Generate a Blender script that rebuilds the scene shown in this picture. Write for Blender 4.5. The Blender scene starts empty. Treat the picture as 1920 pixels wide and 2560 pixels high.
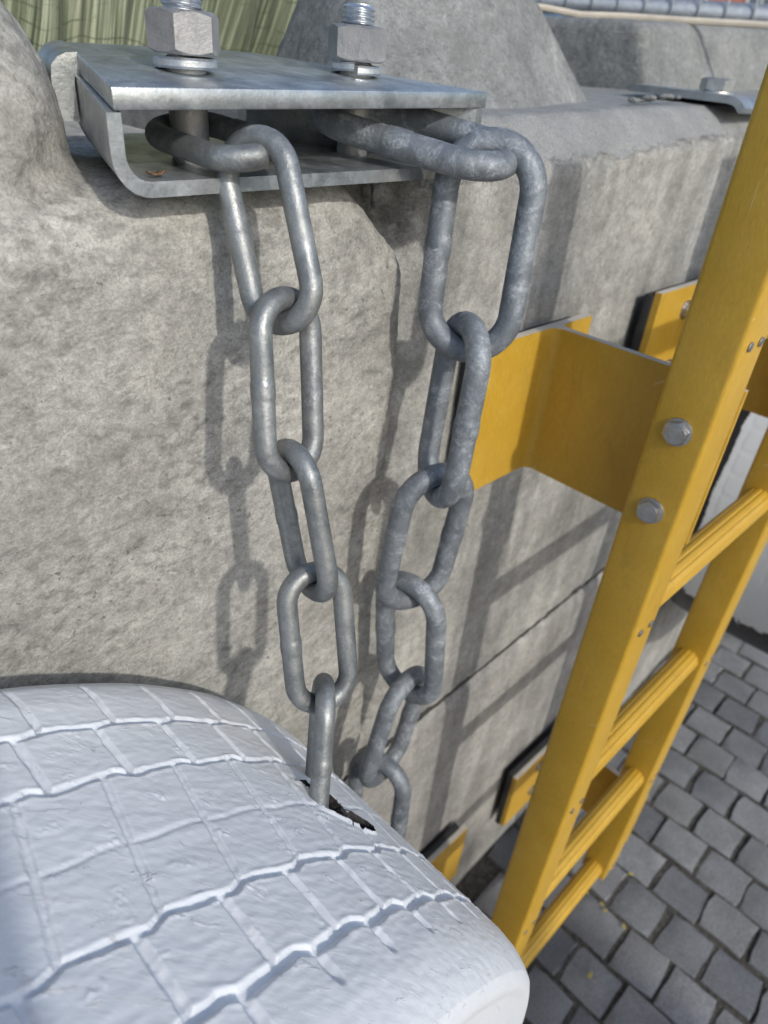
import bpy, bmesh, math, random
import numpy as np
from mathutils import Vector, Matrix, noise

random.seed(7)
R_ = math.radians
SC = bpy.context.scene
COL = SC.collection

# ------------------------------------------------------------------ camera
cam_d = bpy.data.cameras.new('camera')
cam = bpy.data.objects.new('camera', cam_d)
COL.objects.link(cam)
right = Vector((0.6922755, -0.7169890, 0.0817396))
up = Vector((0.3473901, 0.4303945, 0.8331150))
back = Vector((-0.6325146, -0.5483496, 0.5470265))
CAMP = Vector((0, 0, 0))
m = Matrix.Identity(4)
for i in range(3):
    m[i][0] = right[i]; m[i][1] = up[i]; m[i][2] = back[i]; m[i][3] = CAMP[i]
cam.matrix_world = m
cam_d.sensor_fit = 'VERTICAL'
cam_d.sensor_height = 9.8
cam_d.sensor_width = 7.35
cam_d.lens = 1740 / 2560 * 9.8
cam_d.clip_start = 0.02
cam_d.clip_end = 500
cam_d.dof.use_dof = True
cam_d.dof.focus_distance = 0.42
cam_d.dof.aperture_fstop = 2.2
SC.camera = cam

# ------------------------------------------------------------------ sky, sun, exposure
SUN = Vector((0.20, 1.0, -0.67)).normalized()          # the way the light travels
elev = math.asin(-SUN.z)
w = bpy.data.worlds.new('World'); SC.world = w; w.use_nodes = True
nt = w.node_tree
sky = nt.nodes.new('ShaderNodeTexSky'); sky.sky_type = 'NISHITA'; sky.sun_disc = False
sky.sun_elevation = elev
sky.sun_rotation = math.atan2(-SUN.x, -SUN.y)
sky.air_density = 1.0; sky.dust_density = 1.5; sky.ozone_density = 1.0
bg = nt.nodes['Background']; bg.inputs['Strength'].default_value = 0.15
nt.links.new(sky.outputs[0], bg.inputs['Color'])
sl = bpy.data.lights.new('sun', 'SUN'); sl.energy = 1.75; sl.angle = R_(1.9); sl.color = (1.0, 0.965, 0.89)
so = bpy.data.objects.new('sun', sl); COL.objects.link(so)
so.rotation_euler = SUN.to_track_quat('-Z', 'Y').to_euler()
so.location = (-0.6, -3, 3)
SC.view_settings.view_transform = 'Standard'
SC.view_settings.look = 'None'
SC.view_settings.gamma = 1.0
SC.view_settings.use_curve_mapping = False
SC.view_settings.exposure = 0.32
SC.cycles.max_bounces = 6

GZ = -1.48            # pavement level; the camera is the origin

# ------------------------------------------------------------------ materials
def new_mat(name):
    mt = bpy.data.materials.new(name); mt.use_nodes = True
    n = mt.node_tree
    return mt, n, n.nodes['Principled BSDF']

def N(n, kind, **kw):
    d = n.nodes.new(kind)
    for k, v in kw.items():
        if k.startswith('i_'):
            d.inputs[k[2:].replace('_', ' ')].default_value = v
        else:
            setattr(d, k, v)
    return d

def noise_n(n, vec, scale, detail=4, rough=0.55, dist=0.0):
    d = N(n, 'ShaderNodeTexNoise')
    d.inputs['Scale'].default_value = scale; d.inputs['Detail'].default_value = detail
    d.inputs['Roughness'].default_value = rough; d.inputs['Distortion'].default_value = dist
    n.links.new(vec, d.inputs['Vector'])
    return d.outputs['Fac']

def ramp(n, src, stops):
    d = N(n, 'ShaderNodeValToRGB')
    el = d.color_ramp.elements
    while len(el) < len(stops): el.new(0.5)
    for e, (p, c) in zip(el, stops):
        e.position = p
        e.color = (c, c, c, 1) if not hasattr(c, '__len__') else (*c, 1)
    n.links.new(src, d.inputs['Fac'])
    return d.outputs['Color']

def mix(n, fac, a, b, mode='MIX'):
    d = N(n, 'ShaderNodeMix', data_type='RGBA', blend_type=mode)
    for sock, val in ((d.inputs['Factor'], fac), (d.inputs['A'], a), (d.inputs['B'], b)):
        if isinstance(val, (int, float)): sock.default_value = val
        elif isinstance(val, tuple): sock.default_value = (*val, 1)
        else: n.links.new(val, sock)
    return d.outputs['Result']

def math_n(n, op, a, b=0.0):
    d = N(n, 'ShaderNodeMath', operation=op)
    for s, v in ((d.inputs[0], a), (d.inputs[1], b)):
        if isinstance(v, (int, float)): s.default_value = v
        else: n.links.new(v, s)
    return d.outputs[0]

def bump(n, p, h, strength, dist, prev=None):
    b = N(n, 'ShaderNodeBump'); b.inputs['Strength'].default_value = strength
    b.inputs['Distance'].default_value = dist
    n.links.new(h, b.inputs['Height'])
    if prev is not None: n.links.new(prev, b.inputs['Normal'])
    if p is not None: n.links.new(b.outputs[0], p.inputs['Normal'])
    return b.outputs[0]

def coords(n, scale=(1, 1, 1), rot=(0, 0, 0), obj=True):
    t = N(n, 'ShaderNodeTexCoord'); mp = N(n, 'ShaderNodeMapping')
    mp.inputs['Scale'].default_value = scale; mp.inputs['Rotation'].default_value = rot
    n.links.new(t.outputs['Object'], mp.inputs['Vector'])
    return mp.outputs[0]

def coords2(n, rot, scale):
    t = N(n, 'ShaderNodeTexCoord'); m1 = N(n, 'ShaderNodeMapping'); m2 = N(n, 'ShaderNodeMapping')
    m1.inputs['Rotation'].default_value = rot; m2.inputs['Scale'].default_value = scale
    n.links.new(t.outputs['Object'], m1.inputs['Vector']); n.links.new(m1.outputs[0], m2.inputs['Vector'])
    return m2.outputs[0]

def concrete_mat(name, c_lo, c_mid, c_hi, swirl=0.5, stain=0.4, sw_scale=70, lip=False, flecks=0.0):
    mt, n, p = new_mat(name)
    v = coords(n)
    big = noise_n(n, v, 6, 6, 0.62, 0.4)
    col = ramp(n, big, [(0.30, c_lo), (0.5, c_mid), (0.70, c_hi)])
    grain = noise_n(n, v, 520, 3, 0.8)
    col = mix(n, 0.9, col, ramp(n, grain, [(0.30, 0.34), (0.5, 0.5), (0.70, 0.64)]), 'OVERLAY')
    mid = noise_n(n, v, 150, 4, 0.7, 0.5)
    col = mix(n, 0.65, col, ramp(n, mid, [(0.33, 0.34), (0.5, 0.5), (0.67, 0.62)]), 'OVERLAY')
    # cement paste swirls, drawn out along the face and rising slightly to the right
    vs = coords2(n, (0, R_(5), 0), (1, 1, 1.7))
    sw = noise_n(n, vs, sw_scale, 4, 0.6, 0.35)
    amt = math_n(n, 'MULTIPLY', ramp(n, noise_n(n, v, 9, 3), [(0.35, 0.35), (0.6, 1.0)]), swirl)
    col = mix(n, amt, col, ramp(n, sw, [(0.36, 0.26), (0.47, 0.47), (0.60, 0.56)]), 'OVERLAY')
    # vertical run marks
    run = noise_n(n, coords(n, (1, 1, 0.10)), 26, 5, 0.62, 0.3)
    col = mix(n, stain, col, ramp(n, run, [(0.35, 0.34), (0.5, 0.5), (0.65, 0.63)]), 'OVERLAY')
    blot = noise_n(n, v, 20, 6, 0.7, 0.5)
    col = mix(n, 0.70, col, ramp(n, blot, [(0.34, 0.36), (0.5, 0.5), (0.66, 0.62)]), 'OVERLAY')
    pat = noise_n(n, coords2(n, (0, R_(6), 0), (1, 1, 1.9)), 30, 6, 0.72, 0.4)
    col = mix(n, ramp(n, pat, [(0.52, 0.0), (0.68, 0.50)]), col, (0.185, 0.188, 0.172))
    lt = noise_n(n, v, 48, 6, 0.75, 0.6)
    col = mix(n, ramp(n, lt, [(0.58, 0.0), (0.74, 0.45)]), col, (0.50, 0.49, 0.455))
    # air holes
    vo = N(n, 'ShaderNodeTexVoronoi'); vo.inputs['Scale'].default_value = 105
    vo.inputs['Randomness'].default_value = 1.0
    wv = N(n, 'ShaderNodeVectorMath', operation='ADD')
    nz = N(n, 'ShaderNodeTexNoise'); nz.inputs['Scale'].default_value = 140
    n.links.new(v, nz.inputs['Vector'])
    sc_ = N(n, 'ShaderNodeVectorMath', operation='SCALE'); sc_.inputs['Scale'].default_value = 0.011
    n.links.new(nz.outputs['Color'], sc_.inputs[0])
    n.links.new(v, wv.inputs[0]); n.links.new(sc_.outputs[0], wv.inputs[1]); n.links.new(wv.outputs[0], vo.inputs['Vector'])
    pm = noise_n(n, v, 13, 4, 0.6)
    thr = math_n(n, 'MULTIPLY', ramp(n, pm, [(0.40, 0.0), (0.80, 1.0)]), 0.27)
    pit = math_n(n, 'LESS_THAN', vo.outputs['Distance'], thr)
    col = mix(n, math_n(n, 'MULTIPLY', pit, 0.55), col, (0.075, 0.073, 0.068))
    if flecks:
        fk = noise_n(n, v, 130, 4, 0.75, 0.6)
        fg = ramp(n, noise_n(n, v, 11, 2), [(0.5, 0.0), (0.62, 1.0)])
        col = mix(n, math_n(n, 'MULTIPLY', math_n(n, 'MULTIPLY', ramp(n, fk, [(0.63, 0.0), (0.70, 1.0)]), fg), flecks), col, (0.62, 0.62, 0.60))
    b1 = bump(n, None, noise_n(n, v, 300, 5, 0.75), 0.45, 0.0022)
    b2 = bump(n, None, sw, 0.16 + 0.2 * swirl, 0.0040, b1)
    b3 = bump(n, None, math_n(n, 'MULTIPLY', pit, -1.0), 0.6, 0.004, b2)
    if lip:
        # trowelled cap: a thin later skim whose ragged edge runs along the top of the cast face
        t = N(n, 'ShaderNodeTexCoord'); sp = N(n, 'ShaderNodeSeparateXYZ'); n.links.new(t.outputs['Object'], sp.inputs[0])
        jag = math_n(n, 'MULTIPLY', math_n(n, 'SUBTRACT', noise_n(n, v, 26, 7, 0.74), 0.5), 0.040)
        h = math_n(n, 'ADD', math_n(n, 'SUBTRACT', sp.outputs['Z'], math_n(n, 'MULTIPLY', sp.outputs['X'], 0.056)), jag)
        h = math_n(n, 'ADD', h, 0.1040)
        capm = ramp(n, math_n(n, 'ADD', math_n(n, 'MULTIPLY', h, 90.0), 0.5), [(0.42, 0.0), (0.58, 1.0)])
        skim = ramp(n, noise_n(n, v, 24, 5, 0.65), [(0.3, (0.225, 0.233, 0.232)), (0.7, (0.300, 0.307, 0.303))])
        skim = mix(n, 0.9, skim, ramp(n, grain, [(0.30, 0.34), (0.5, 0.5), (0.70, 0.64)]), 'OVERLAY')
        col = mix(n, math_n(n, 'MULTIPLY', capm, 0.7), col, skim)
        edge = ramp(n, math_n(n, 'MULTIPLY', math_n(n, 'ABSOLUTE', math_n(n, 'ADD', h, 0.0016)), 300.0), [(0.15, 1.0), (0.75, 0.0)])
        edge = math_n(n, 'MULTIPLY', edge, ramp(n, noise_n(n, v, 30, 4, 0.6), [(0.44, 0.0), (0.64, 0.5)]))
        col = mix(n, edge, col, (0.075, 0.072, 0.068))
        b3 = bump(n, None, capm, 0.6, 0.004, b3)
    n.links.new(col, p.inputs['Base Color'])
    p.inputs['Roughness'].default_value = 0.93
    p.inputs['Specular IOR Level'].default_value = 0.25
    bump(n, p, noise_n(n, v, 42, 4, 0.6), 0.35, 0.008, b3)
    return mt

M_CONC_NEAR = concrete_mat('rough concrete', (0.296, 0.288, 0.262), (0.362, 0.352, 0.320), (0.425, 0.412, 0.376), 0.72, 0.06, 78, False, 0.45)
M_CONC_FAR = concrete_mat('smooth concrete', (0.232, 0.233, 0.220), (0.305, 0.302, 0.282), (0.405, 0.396, 0.366), 0.22, 0.62, 60, True)
M_CONC_STUD = concrete_mat('stud concrete', (0.185, 0.193, 0.190), (0.225, 0.233, 0.228), (0.270, 0.276, 0.268), 0.30, 0.15, 90)
M_CONC_LOW = concrete_mat('lower concrete', (0.235, 0.230, 0.220), (0.300, 0.292, 0.275), (0.360, 0.350, 0.325), 0.15, 0.55, 60)

def zinc_mat(name, base, dark, rough, white=0.0, metal=0.85, spang=60, bstr=1.0):
    mt, n, p = new_mat(name)
    v = coords(n)
    a = noise_n(n, v, spang, 4, 0.6, 0.6)
    col = ramp(n, a, [(0.3, dark), (0.62, base)])
    fine = noise_n(n, v, 700, 3, 0.7)
    col = mix(n, 0.5, col, ramp(n, fine, [(0.3, 0.38), (0.7, 0.6)]), 'OVERLAY')
    rg = ramp(n, noise_n(n, v, 90, 5, 0.7), [(0.3, rough + 0.16), (0.7, rough - 0.08)])
    met = None
    if white > 0:
        s = noise_n(n, v, 55, 6, 0.72, 0.8)
        wm = math_n(n, 'MULTIPLY', ramp(n, s, [(0.47, 0.0), (0.66, 1.0)]), white)
        s2 = noise_n(n, v, 500, 3, 0.8)
        wm = math_n(n, 'MULTIPLY', wm, ramp(n, s2, [(0.35, 0.0), (0.6, 1.0)]))
        col = mix(n, wm, col, (0.62, 0.66, 0.70))
        met = math_n(n, 'SUBTRACT', metal, math_n(n, 'MULTIPLY', wm, metal))
    # dark grime spots
    g = noise_n(n, v, 130, 5, 0.7, 0.4)
    col = mix(n, ramp(n, g, [(0.60, 0.0), (0.76, 0.55)]), col, (0.075, 0.07, 0.065))
    ru = noise_n(n, v, 95, 5, 0.7, 0.3)
    col = mix(n, ramp(n, ru, [(0.68, 0.0), (0.80, 0.5)]), col, (0.115, 0.070, 0.042))
    n.links.new(col, p.inputs['Base Color']); n.links.new(rg, p.inputs['Roughness'])
    if met is not None: n.links.new(met, p.inputs['Metallic'])
    else: p.inputs['Metallic'].default_value = metal
    b = bump(n, None, noise_n(n, v, 300, 4, 0.7), 0.30 * bstr, 0.0012)
    bump(n, p, noise_n(n, v, 130, 4, 0.6), 0.14 * bstr, 0.0018, b)
    return mt

M_CHAIN = zinc_mat('galvanised chain', (0.300, 0.312, 0.308), (0.150, 0.165, 0.172), 0.44, 0.24, 0.66, 34)
M_CHAIN2 = zinc_mat('weathered galvanised chain', (0.235, 0.258, 0.280), (0.135, 0.155, 0.178), 0.56, 0.58, 0.50, 34)
M_PLATE = zinc_mat('galvanised plate', (0.520, 0.545, 0.550), (0.240, 0.268, 0.278), 0.34, 0.30, 0.85, 22, 0.55)
M_NUT = zinc_mat('galvanised nut', (0.400, 0.398, 0.395), (0.270, 0.272, 0.278), 0.50, 0.10, 0.65, 26)
M_THREAD = zinc_mat('bright thread', (0.66, 0.69, 0.72), (0.46, 0.50, 0.54), 0.32, 0.2, 0.9)
M_STEEL = zinc_mat('stainless bolt', (0.56, 0.55, 0.53), (0.42, 0.41, 0.40), 0.30, 0.0, 0.95)
M_RAIL = zinc_mat('fence tube', (0.42, 0.45, 0.48), (0.30, 0.33, 0.36), 0.45, 0.15, 0.7)

def grp_mat():
    mt, n, p = new_mat('yellow fibreglass')
    v = coords(n)
    a = noise_n(n, v, 7, 4, 0.6)
    col = ramp(n, a, [(0.3, (0.478, 0.284, 0.026)), (0.7, (0.556, 0.341, 0.044))])
    fib = noise_n(n, coords(n, (1, 1, 0.25)), 520, 4, 0.75, 0.6)
    col = mix(n, 0.40, col, ramp(n, fib, [(0.3, 0.36), (0.7, 0.62)]), 'OVERLAY')
    sc = noise_n(n, coords(n, (60, 60, 1.1)), 7, 2, 0.5)
    col = mix(n, ramp(n, sc, [(0.735, 0.0), (0.76, 0.45)]), col, (0.70, 0.55, 0.30))
    dirt = noise_n(n, coords(n, (1, 1, 0.3)), 30, 6, 0.72, 0.6)
    col = mix(n, ramp(n, dirt, [(0.56, 0.0), (0.76, 0.32)]), col, (0.22, 0.135, 0.04))
    sc2 = noise_n(n, coords2(n, (R_(35), R_(20), 0), (70, 2.2, 40)), 5, 2, 0.5)
    col = mix(n, ramp(n, sc2, [(0.72, 0.0), (0.75, 0.5)]), col, (0.72, 0.60, 0.36))
    fade = noise_n(n, v, 16, 5, 0.65)
    col = mix(n, ramp(n, fade, [(0.50, 0.0), (0.75, 0.22)]), col, (0.68, 0.48, 0.12))
    sp = noise_n(n, v, 170, 2, 0.5)
    col = mix(n, ramp(n, sp, [(0.78, 0.0), (0.80, 0.6)]), col, (0.16, 0.10, 0.03))
    n.links.new(col, p.inputs['Base Color'])
    p.inputs['Roughness'].default_value = 0.42
    p.inputs['Specular IOR Level'].default_value = 0.45
    bump(n, p, fib, 0.22, 0.0012)
    return mt
M_GRP = grp_mat()

def simple(name, col, rough, bscale=0, bstr=0.0, bdist=0.001, var=0.15, vscale=30, metal=0.0):
    mt, n, p = new_mat(name)
    v = coords(n)
    a = noise_n(n, v, vscale, 4, 0.6)
    lo = tuple(c * (1 - var) for c in col); hi = tuple(c * (1 + var) for c in col)
    n.links.new(ramp(n, a, [(0.3, lo), (0.7, hi)]), p.inputs['Base Color'])
    p.inputs['Roughness'].default_value = rough; p.inputs['Metallic'].default_value = metal
    if bscale: bump(n, p, noise_n(n, v, bscale, 4, 0.6), bstr, bdist)
    return mt
M_CUT = simple('cut fibreglass edge', (0.47, 0.44, 0.38), 0.7, 300, 0.3)
M_RUBBER = simple('black rubber', (0.022, 0.023, 0.024), 0.7, 200, 0.5, 0.002)
M_TORN = simple('torn rubber', (0.034, 0.031, 0.030), 0.85, 260, 0.9, 0.006, 0.95, 190)
M_WIRE = simple('galvanised wire', (0.42, 0.44, 0.46), 0.4, metal=0.7)
M_LEAF_Y = simple('yellow leaf', (0.52, 0.42, 0.08), 0.6)
M_LEAF_B = simple('brown dry leaf', (0.15, 0.085, 0.04), 0.7)
M_BATTEN = simple('pale batten', (0.56, 0.50, 0.41), 0.7, 60, 0.3)
M_BLUE = simple('blue sheeting', (0.045, 0.095, 0.17), 0.5, 40, 0.3, 0.01, 0.35, 9)
M_BRICK = simple('red brick facade', (0.40, 0.15, 0.10), 0.85, 8, 0.3, 0.02, 0.2, 3)
M_WHITE_TRIM = simple('white window trim', (0.78, 0.78, 0.76), 0.5)
M_GLASS = simple('window glass', (0.08, 0.10, 0.12), 0.08)
M_JOINT_SHADE = simple('painted joint shade', (0.060, 0.058, 0.054), 0.95, 260, 0.9, 0.005, 0.5, 120)  # dark colour standing in for shade inside the open joint
M_SKIRT = simple('sand bedding', (0.078, 0.073, 0.063), 0.95, 260, 1.0, 0.006, 0.7, 110)

def paint_mat(name, mask=False):
    mt, n, p = new_mat(name)
    v = coords(n)
    a = noise_n(n, v, 9, 3)
    col = ramp(n, a, [(0.3, (0.675, 0.705, 0.740)), (0.7, (0.735, 0.762, 0.795))])
    d = noise_n(n, v, 230, 3, 0.6)
    col = mix(n, ramp(n, d, [(0.715, 0.0), (0.76, 0.75)]), col, (0.26, 0.22, 0.19))
    d2 = noise_n(n, v, 24, 4, 0.6)
    col = mix(n, ramp(n, d2, [(0.56, 0.0), (0.85, 0.30)]), col, (0.52, 0.49, 0.46))
    sf = noise_n(n, coords2(n, (0, 0, R_(40)), (0.25, 1.0, 0.5)), 95, 5, 0.75, 0.8)
    col = mix(n, ramp(n, sf, [(0.66, 0.0), (0.76, 0.30)]), col, (0.34, 0.32, 0.30))
    sc = noise_n(n, v, 46, 5, 0.7)
    col = mix(n, ramp(n, sc, [(0.76, 0.0), (0.785, 0.6)]), col, (0.05, 0.048, 0.046))
    # brush marks drawn out round the tyre and lumpy dried paint
    br = noise_n(n, coords2(n, (0, 0, R_(48)), (0.22, 1.0, 0.45)), 330, 4, 0.6, 0.9)
    fl = noise_n(n, coords2(n, (0, 0, R_(40)), (0.30, 1.0, 0.5)), 120, 5, 0.7, 1.2)
    flk = ramp(n, fl, [(0.60, 0.0), (0.66, 1.0)])
    gate = ramp(n, noise_n(n, v, 13, 3), [(0.46, 0.0), (0.60, 1.0)])
    rid = math_n(n, 'MULTIPLY', flk, gate)
    b = bump(n, None, br, 0.34, 0.0010)
    b = bump(n, None, rid, 0.6, 0.0016, b)
    b = bump(n, None, noise_n(n, v, 30, 3), 0.06, 0.006, b)
    if mask:
        t = N(n, 'ShaderNodeTexCoord'); s = N(n, 'ShaderNodeSeparateXYZ')
        n.links.new(t.outputs['Object'], s.inputs[0])
        jag = math_n(n, 'MULTIPLY', math_n(n, 'SUBTRACT', noise_n(n, v, 22, 5, 0.7), 0.5), 0.16)
        lowz = math_n(n, 'LESS_THAN', math_n(n, 'ADD', s.outputs['Z'], jag), -0.27)
        rear = math_n(n, 'GREATER_THAN', math_n(n, 'ADD', s.outputs['Y'], math_n(n, 'MULTIPLY', jag, 0.08)), 0.290)
        bare = math_n(n, 'MAXIMUM', lowz, rear)
        col = mix(n, bare, col, (0.018, 0.018, 0.019))
    n.links.new(col, p.inputs['Base Color'])
    p.inputs['Roughness'].default_value = 0.40
    n.links.new(b, p.inputs['Normal'])
    return mt
M_PAINT = paint_mat('white paint on rubber')
M_PAINT2 = paint_mat('part painted rubber', True)

def sett_mat():
    mt, n, p = new_mat('granite sett')
    v = coords(n)
    oi = N(n, 'ShaderNodeObjectInfo')
    tone = ramp(n, oi.outputs['Random'], [(0.0, (0.105, 0.109, 0.116)), (0.35, (0.160, 0.165, 0.174)), (0.6, (0.180, 0.182, 0.180)), (1.0, (0.215, 0.219, 0.226))])
    off = N(n, 'ShaderNodeVectorMath', operation='ADD')
    n.links.new(v, off.inputs[0]); n.links.new(oi.outputs['Location'], off.inputs[1])
    g = noise_n(n, off.outputs[0], 260, 3, 0.8)
    col = mix(n, 0.8, tone, ramp(n, g, [(0.32, 0.30), (0.5, 0.5), (0.70, 0.72)]), 'OVERLAY')
    st = noise_n(n, off.outputs[0], 26, 4, 0.6)
    col = mix(n, 0.5, col, ramp(n, st, [(0.3, 0.36), (0.7, 0.62)]), 'OVERLAY')
    n.links.new(col, p.inputs['Base Color'])
    p.inputs['Roughness'].default_value = 0.75
    b = bump(n, None, g, 0.4, 0.0015)
    bump(n, p, noise_n(n, off.outputs[0], 55, 5, 0.65), 0.35, 0.004, b)
    return mt
M_SETT = sett_mat()

def pave_far_mat():
    mt, n, p = new_mat('distant setts')
    v = coords(n)
    br = N(n, 'ShaderNodeTexBrick'); br.inputs['Scale'].default_value = 1.0
    br.inputs['Brick Width'].default_value = 0.102; br.inputs['Row Height'].default_value = 0.102
    br.inputs['Mortar Size'].default_value = 0.007
    br.inputs['Color1'].default_value = (0.17, 0.175, 0.19, 1); br.inputs['Color2'].default_value = (0.21, 0.215, 0.23, 1)
    br.inputs['Mortar'].default_value = (0.045, 0.043, 0.04, 1)
    n.links.new(coords(n, rot=(0, 0, R_(90))), br.inputs['Vector'])
    g = noise_n(n, v, 90, 4, 0.7)
    n.links.new(mix(n, 0.6, br.outputs['Color'], ramp(n, g, [(0.3, 0.35), (0.7, 0.65)]), 'OVERLAY'), p.inputs['Base Color'])
    p.inputs['Roughness'].default_value = 0.85
    bump(n, p, br.outputs['Fac'], -0.6, 0.008)
    return mt
M_PAVEFAR = pave_far_mat()

def tarp_mat():
    mt, n, p = new_mat('green woven tarpaulin')
    v = coords(n)
    st = noise_n(n, coords2(n, (0, R_(-14), 0), (1, 0.02, 0.02)), 300, 3, 0.6, 0.10)
    col = ramp(n, st, [(0.34, (0.055, 0.066, 0.042)), (0.50, (0.150, 0.172, 0.105)), (0.66, (0.34, 0.37, 0.26))])
    wv = noise_n(n, coords(n, (0.06, 1, 1)), 320, 3, 0.6, 0.8)
    col = mix(n, ramp(n, wv, [(0.62, 0.0), (0.70, 0.5)]), col, (0.05, 0.06, 0.03))
    t = N(n, 'ShaderNodeTexCoord'); sp = N(n, 'ShaderNodeSeparateXYZ'); n.links.new(t.outputs['Object'], sp.inputs[0])
    wav = math_n(n, 'MULTIPLY', math_n(n, 'SINE', math_n(n, 'MULTIPLY', sp.outputs['X'], 38.0)), 0.006)
    zz = math_n(n, 'ADD', math_n(n, 'ADD', sp.outputs['Z'], wav), math_n(n, 'MULTIPLY', noise_n(n, v, 18, 2), 0.03))
    fr_ = math_n(n, 'FRACT', math_n(n, 'MULTIPLY', zz, 62.0))
    cord = ramp(n, fr_, [(0.0, 1.0), (0.10, 1.0), (0.16, 0.0)])
    cg = ramp(n, noise_n(n, coords(n, (0.15, 1, 1)), 26, 2), [(0.45, 0.0), (0.55, 0.6)])
    col = mix(n, math_n(n, 'MULTIPLY', cord, cg), col, (0.045, 0.055, 0.03))
    n.links.new(col, p.inputs['Base Color'])
    p.inputs['Roughness'].default_value = 0.6
    bump(n, p, st, 0.7, 0.004)
    return mt
M_TARP = tarp_mat()

# ------------------------------------------------------------------ helpers
def link(o, parent=None):
    COL.objects.link(o)
    if parent is not None: o.parent = parent
    return o

def tag(o, label, cat, group=None):
    o['label'] = label; o['category'] = cat
    if group: o['group'] = group
    return o

def struct(o):
    o['kind'] = 'structure'; return o

def empty(name, label, cat, loc=(0, 0, 0), group=None):
    o = bpy.data.objects.new(name, None); o.empty_display_size = 0.05
    o.location = loc; link(o)
    return tag(o, label, cat, group)

def finish(me, mat, smooth=True, angle=None):
    if not isinstance(mat, (list, tuple)): mat = [mat]
    for x in mat: me.materials.append(x)
    if smooth:
        me.polygons.foreach_set('use_smooth', [True] * len(me.polygons))
        if angle: me.set_sharp_from_angle(angle=R_(angle))
    me.update()

def mesh_np(name, verts, faces, mat, parent=None, smooth=True, angle=None):
    me = bpy.data.meshes.new(name)
    me.from_pydata([tuple(map(float, v)) for v in verts], [], [tuple(map(int, q)) for q in faces])
    finish(me, mat, smooth, angle)
    return link(bpy.data.objects.new(name, me), parent)

def mesh_bm(name, bm, mat, parent=None, smooth=True, angle=35):
    me = bpy.data.meshes.new(name)
    bmesh.ops.recalc_face_normals(bm, faces=bm.faces)
    bm.to_mesh(me); bm.free()
    finish(me, mat, smooth, angle)
    return link(bpy.data.objects.new(name, me), parent)

def bm_box(bm, lo, hi):
    vs = [bm.verts.new((x, y, z)) for x in (lo[0], hi[0]) for y in (lo[1], hi[1]) for z in (lo[2], hi[2])]
    for q in ((0, 1, 3, 2), (4, 6, 7, 5), (0, 4, 5, 1), (2, 3, 7, 6), (0, 2, 6, 4), (1, 5, 7, 3)):
        bm.faces.new([vs[i] for i in q])
    return vs

def box(name, lo, hi, mat, parent=None, bev=0.002, seg=2):
    bm = bmesh.new(); bm_box(bm, lo, hi)
    if bev: bmesh.ops.bevel(bm, geom=bm.edges[:], offset=bev, segments=seg, profile=0.5, affect='EDGES')
    return mesh_bm(name, bm, mat, parent)

def hull(bm, pts):
    vs = [bm.verts.new(p) for p in pts]
    r = bmesh.ops.convex_hull(bm, input=vs)
    junk = [g for g in r['geom_interior'] if isinstance(g, bmesh.types.BMVert)]
    if junk: bmesh.ops.delete(bm, geom=junk, context='VERTS')

def tube(path, rad, seg=14, closed=False, caps=True):
    """verts, faces of a tube along path (Vectors); rad a number or list"""
    n = len(path); V = []; F = []
    rads = rad if hasattr(rad, '__len__') else [rad] * n
    tang = []
    for i in range(n):
        a = path[(i - 1) % n] if closed or i > 0 else path[i]
        b = path[(i + 1) % n] if closed or i < n - 1 else path[i]
        tang.append((b - a).normalized())
    ref = tang[0].orthogonal().normalized()
    for i in range(n):
        ref = (ref - tang[i] * ref.dot(tang[i])).normalized()
        bi = tang[i].cross(ref)
        for k in range(seg):
            an = 2 * math.pi * k / seg
            V.append(path[i] + (ref * math.cos(an) + bi * math.sin(an)) * rads[i])
    lim = n if closed else n - 1
    for i in range(lim):
        for k in range(seg):
            a = i * seg + k; b = i * seg + (k + 1) % seg
            c = ((i + 1) % n) * seg + (k + 1) % seg; d = ((i + 1) % n) * seg + k
            F.append((a, b, c, d))
    if not closed and caps:
        F.append(tuple(range(seg - 1, -1, -1))); F.append(tuple((n - 1) * seg + k for k in range(seg)))
    return V, F

# ------------------------------------------------------------------ concrete blocks
def concrete(name, pieces, voxel, mat, parent, disp, bev=0.012, seg=3, sm_it=3):
    """union of convex pieces, re-meshed, worn and roughened"""
    bm = bmesh.new()
    for pts in pieces:
        b2 = bmesh.new(); hull(b2, pts)
        bmesh.ops.dissolve_limit(b2, angle_limit=R_(2), verts=b2.verts, edges=b2.edges)
        bmesh.ops.bevel(b2, geom=[e for e in b2.edges], offset=bev, segments=seg, profile=0.5, affect='EDGES', clamp_overlap=True)
        t = bpy.data.meshes.new('tmp'); b2.to_mesh(t); b2.free(); bm.from_mesh(t); bpy.data.meshes.remove(t)
    me = bpy.data.meshes.new(name); bm.to_mesh(me); bm.free()
    o = bpy.data.objects.new(name, me); COL.objects.link(o)
    md = o.modifiers.new('r', 'REMESH'); md.mode = 'VOXEL'; md.voxel_size = voxel
    sm = o.modifiers.new('s', 'SMOOTH'); sm.iterations = sm_it; sm.factor = 0.5
    dg = bpy.context.evaluated_depsgraph_get()
    ne = bpy.data.meshes.new_from_object(o.evaluated_get(dg))
    bpy.data.objects.remove(o); bpy.data.meshes.remove(me)
    nv = len(ne.vertices)
    co = np.empty(nv * 3); ne.vertices.foreach_get('co', co); co = co.reshape(-1, 3)
    no = np.empty(nv * 3); ne.vertex_normals.foreach_get('vector', no); no = no.reshape(-1, 3)
    out = np.empty_like(co)
    for i in range(nv):
        d, sh = disp(co[i], no[i])
        out[i] = co[i] + no[i] * d + sh
    ne.vertices.foreach_set('co', out.ravel()); ne.update()
    ne.name = name
    finish(ne, mat)
    ob = bpy.data.objects.new(name, ne)
    return link(ob, parent)

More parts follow.
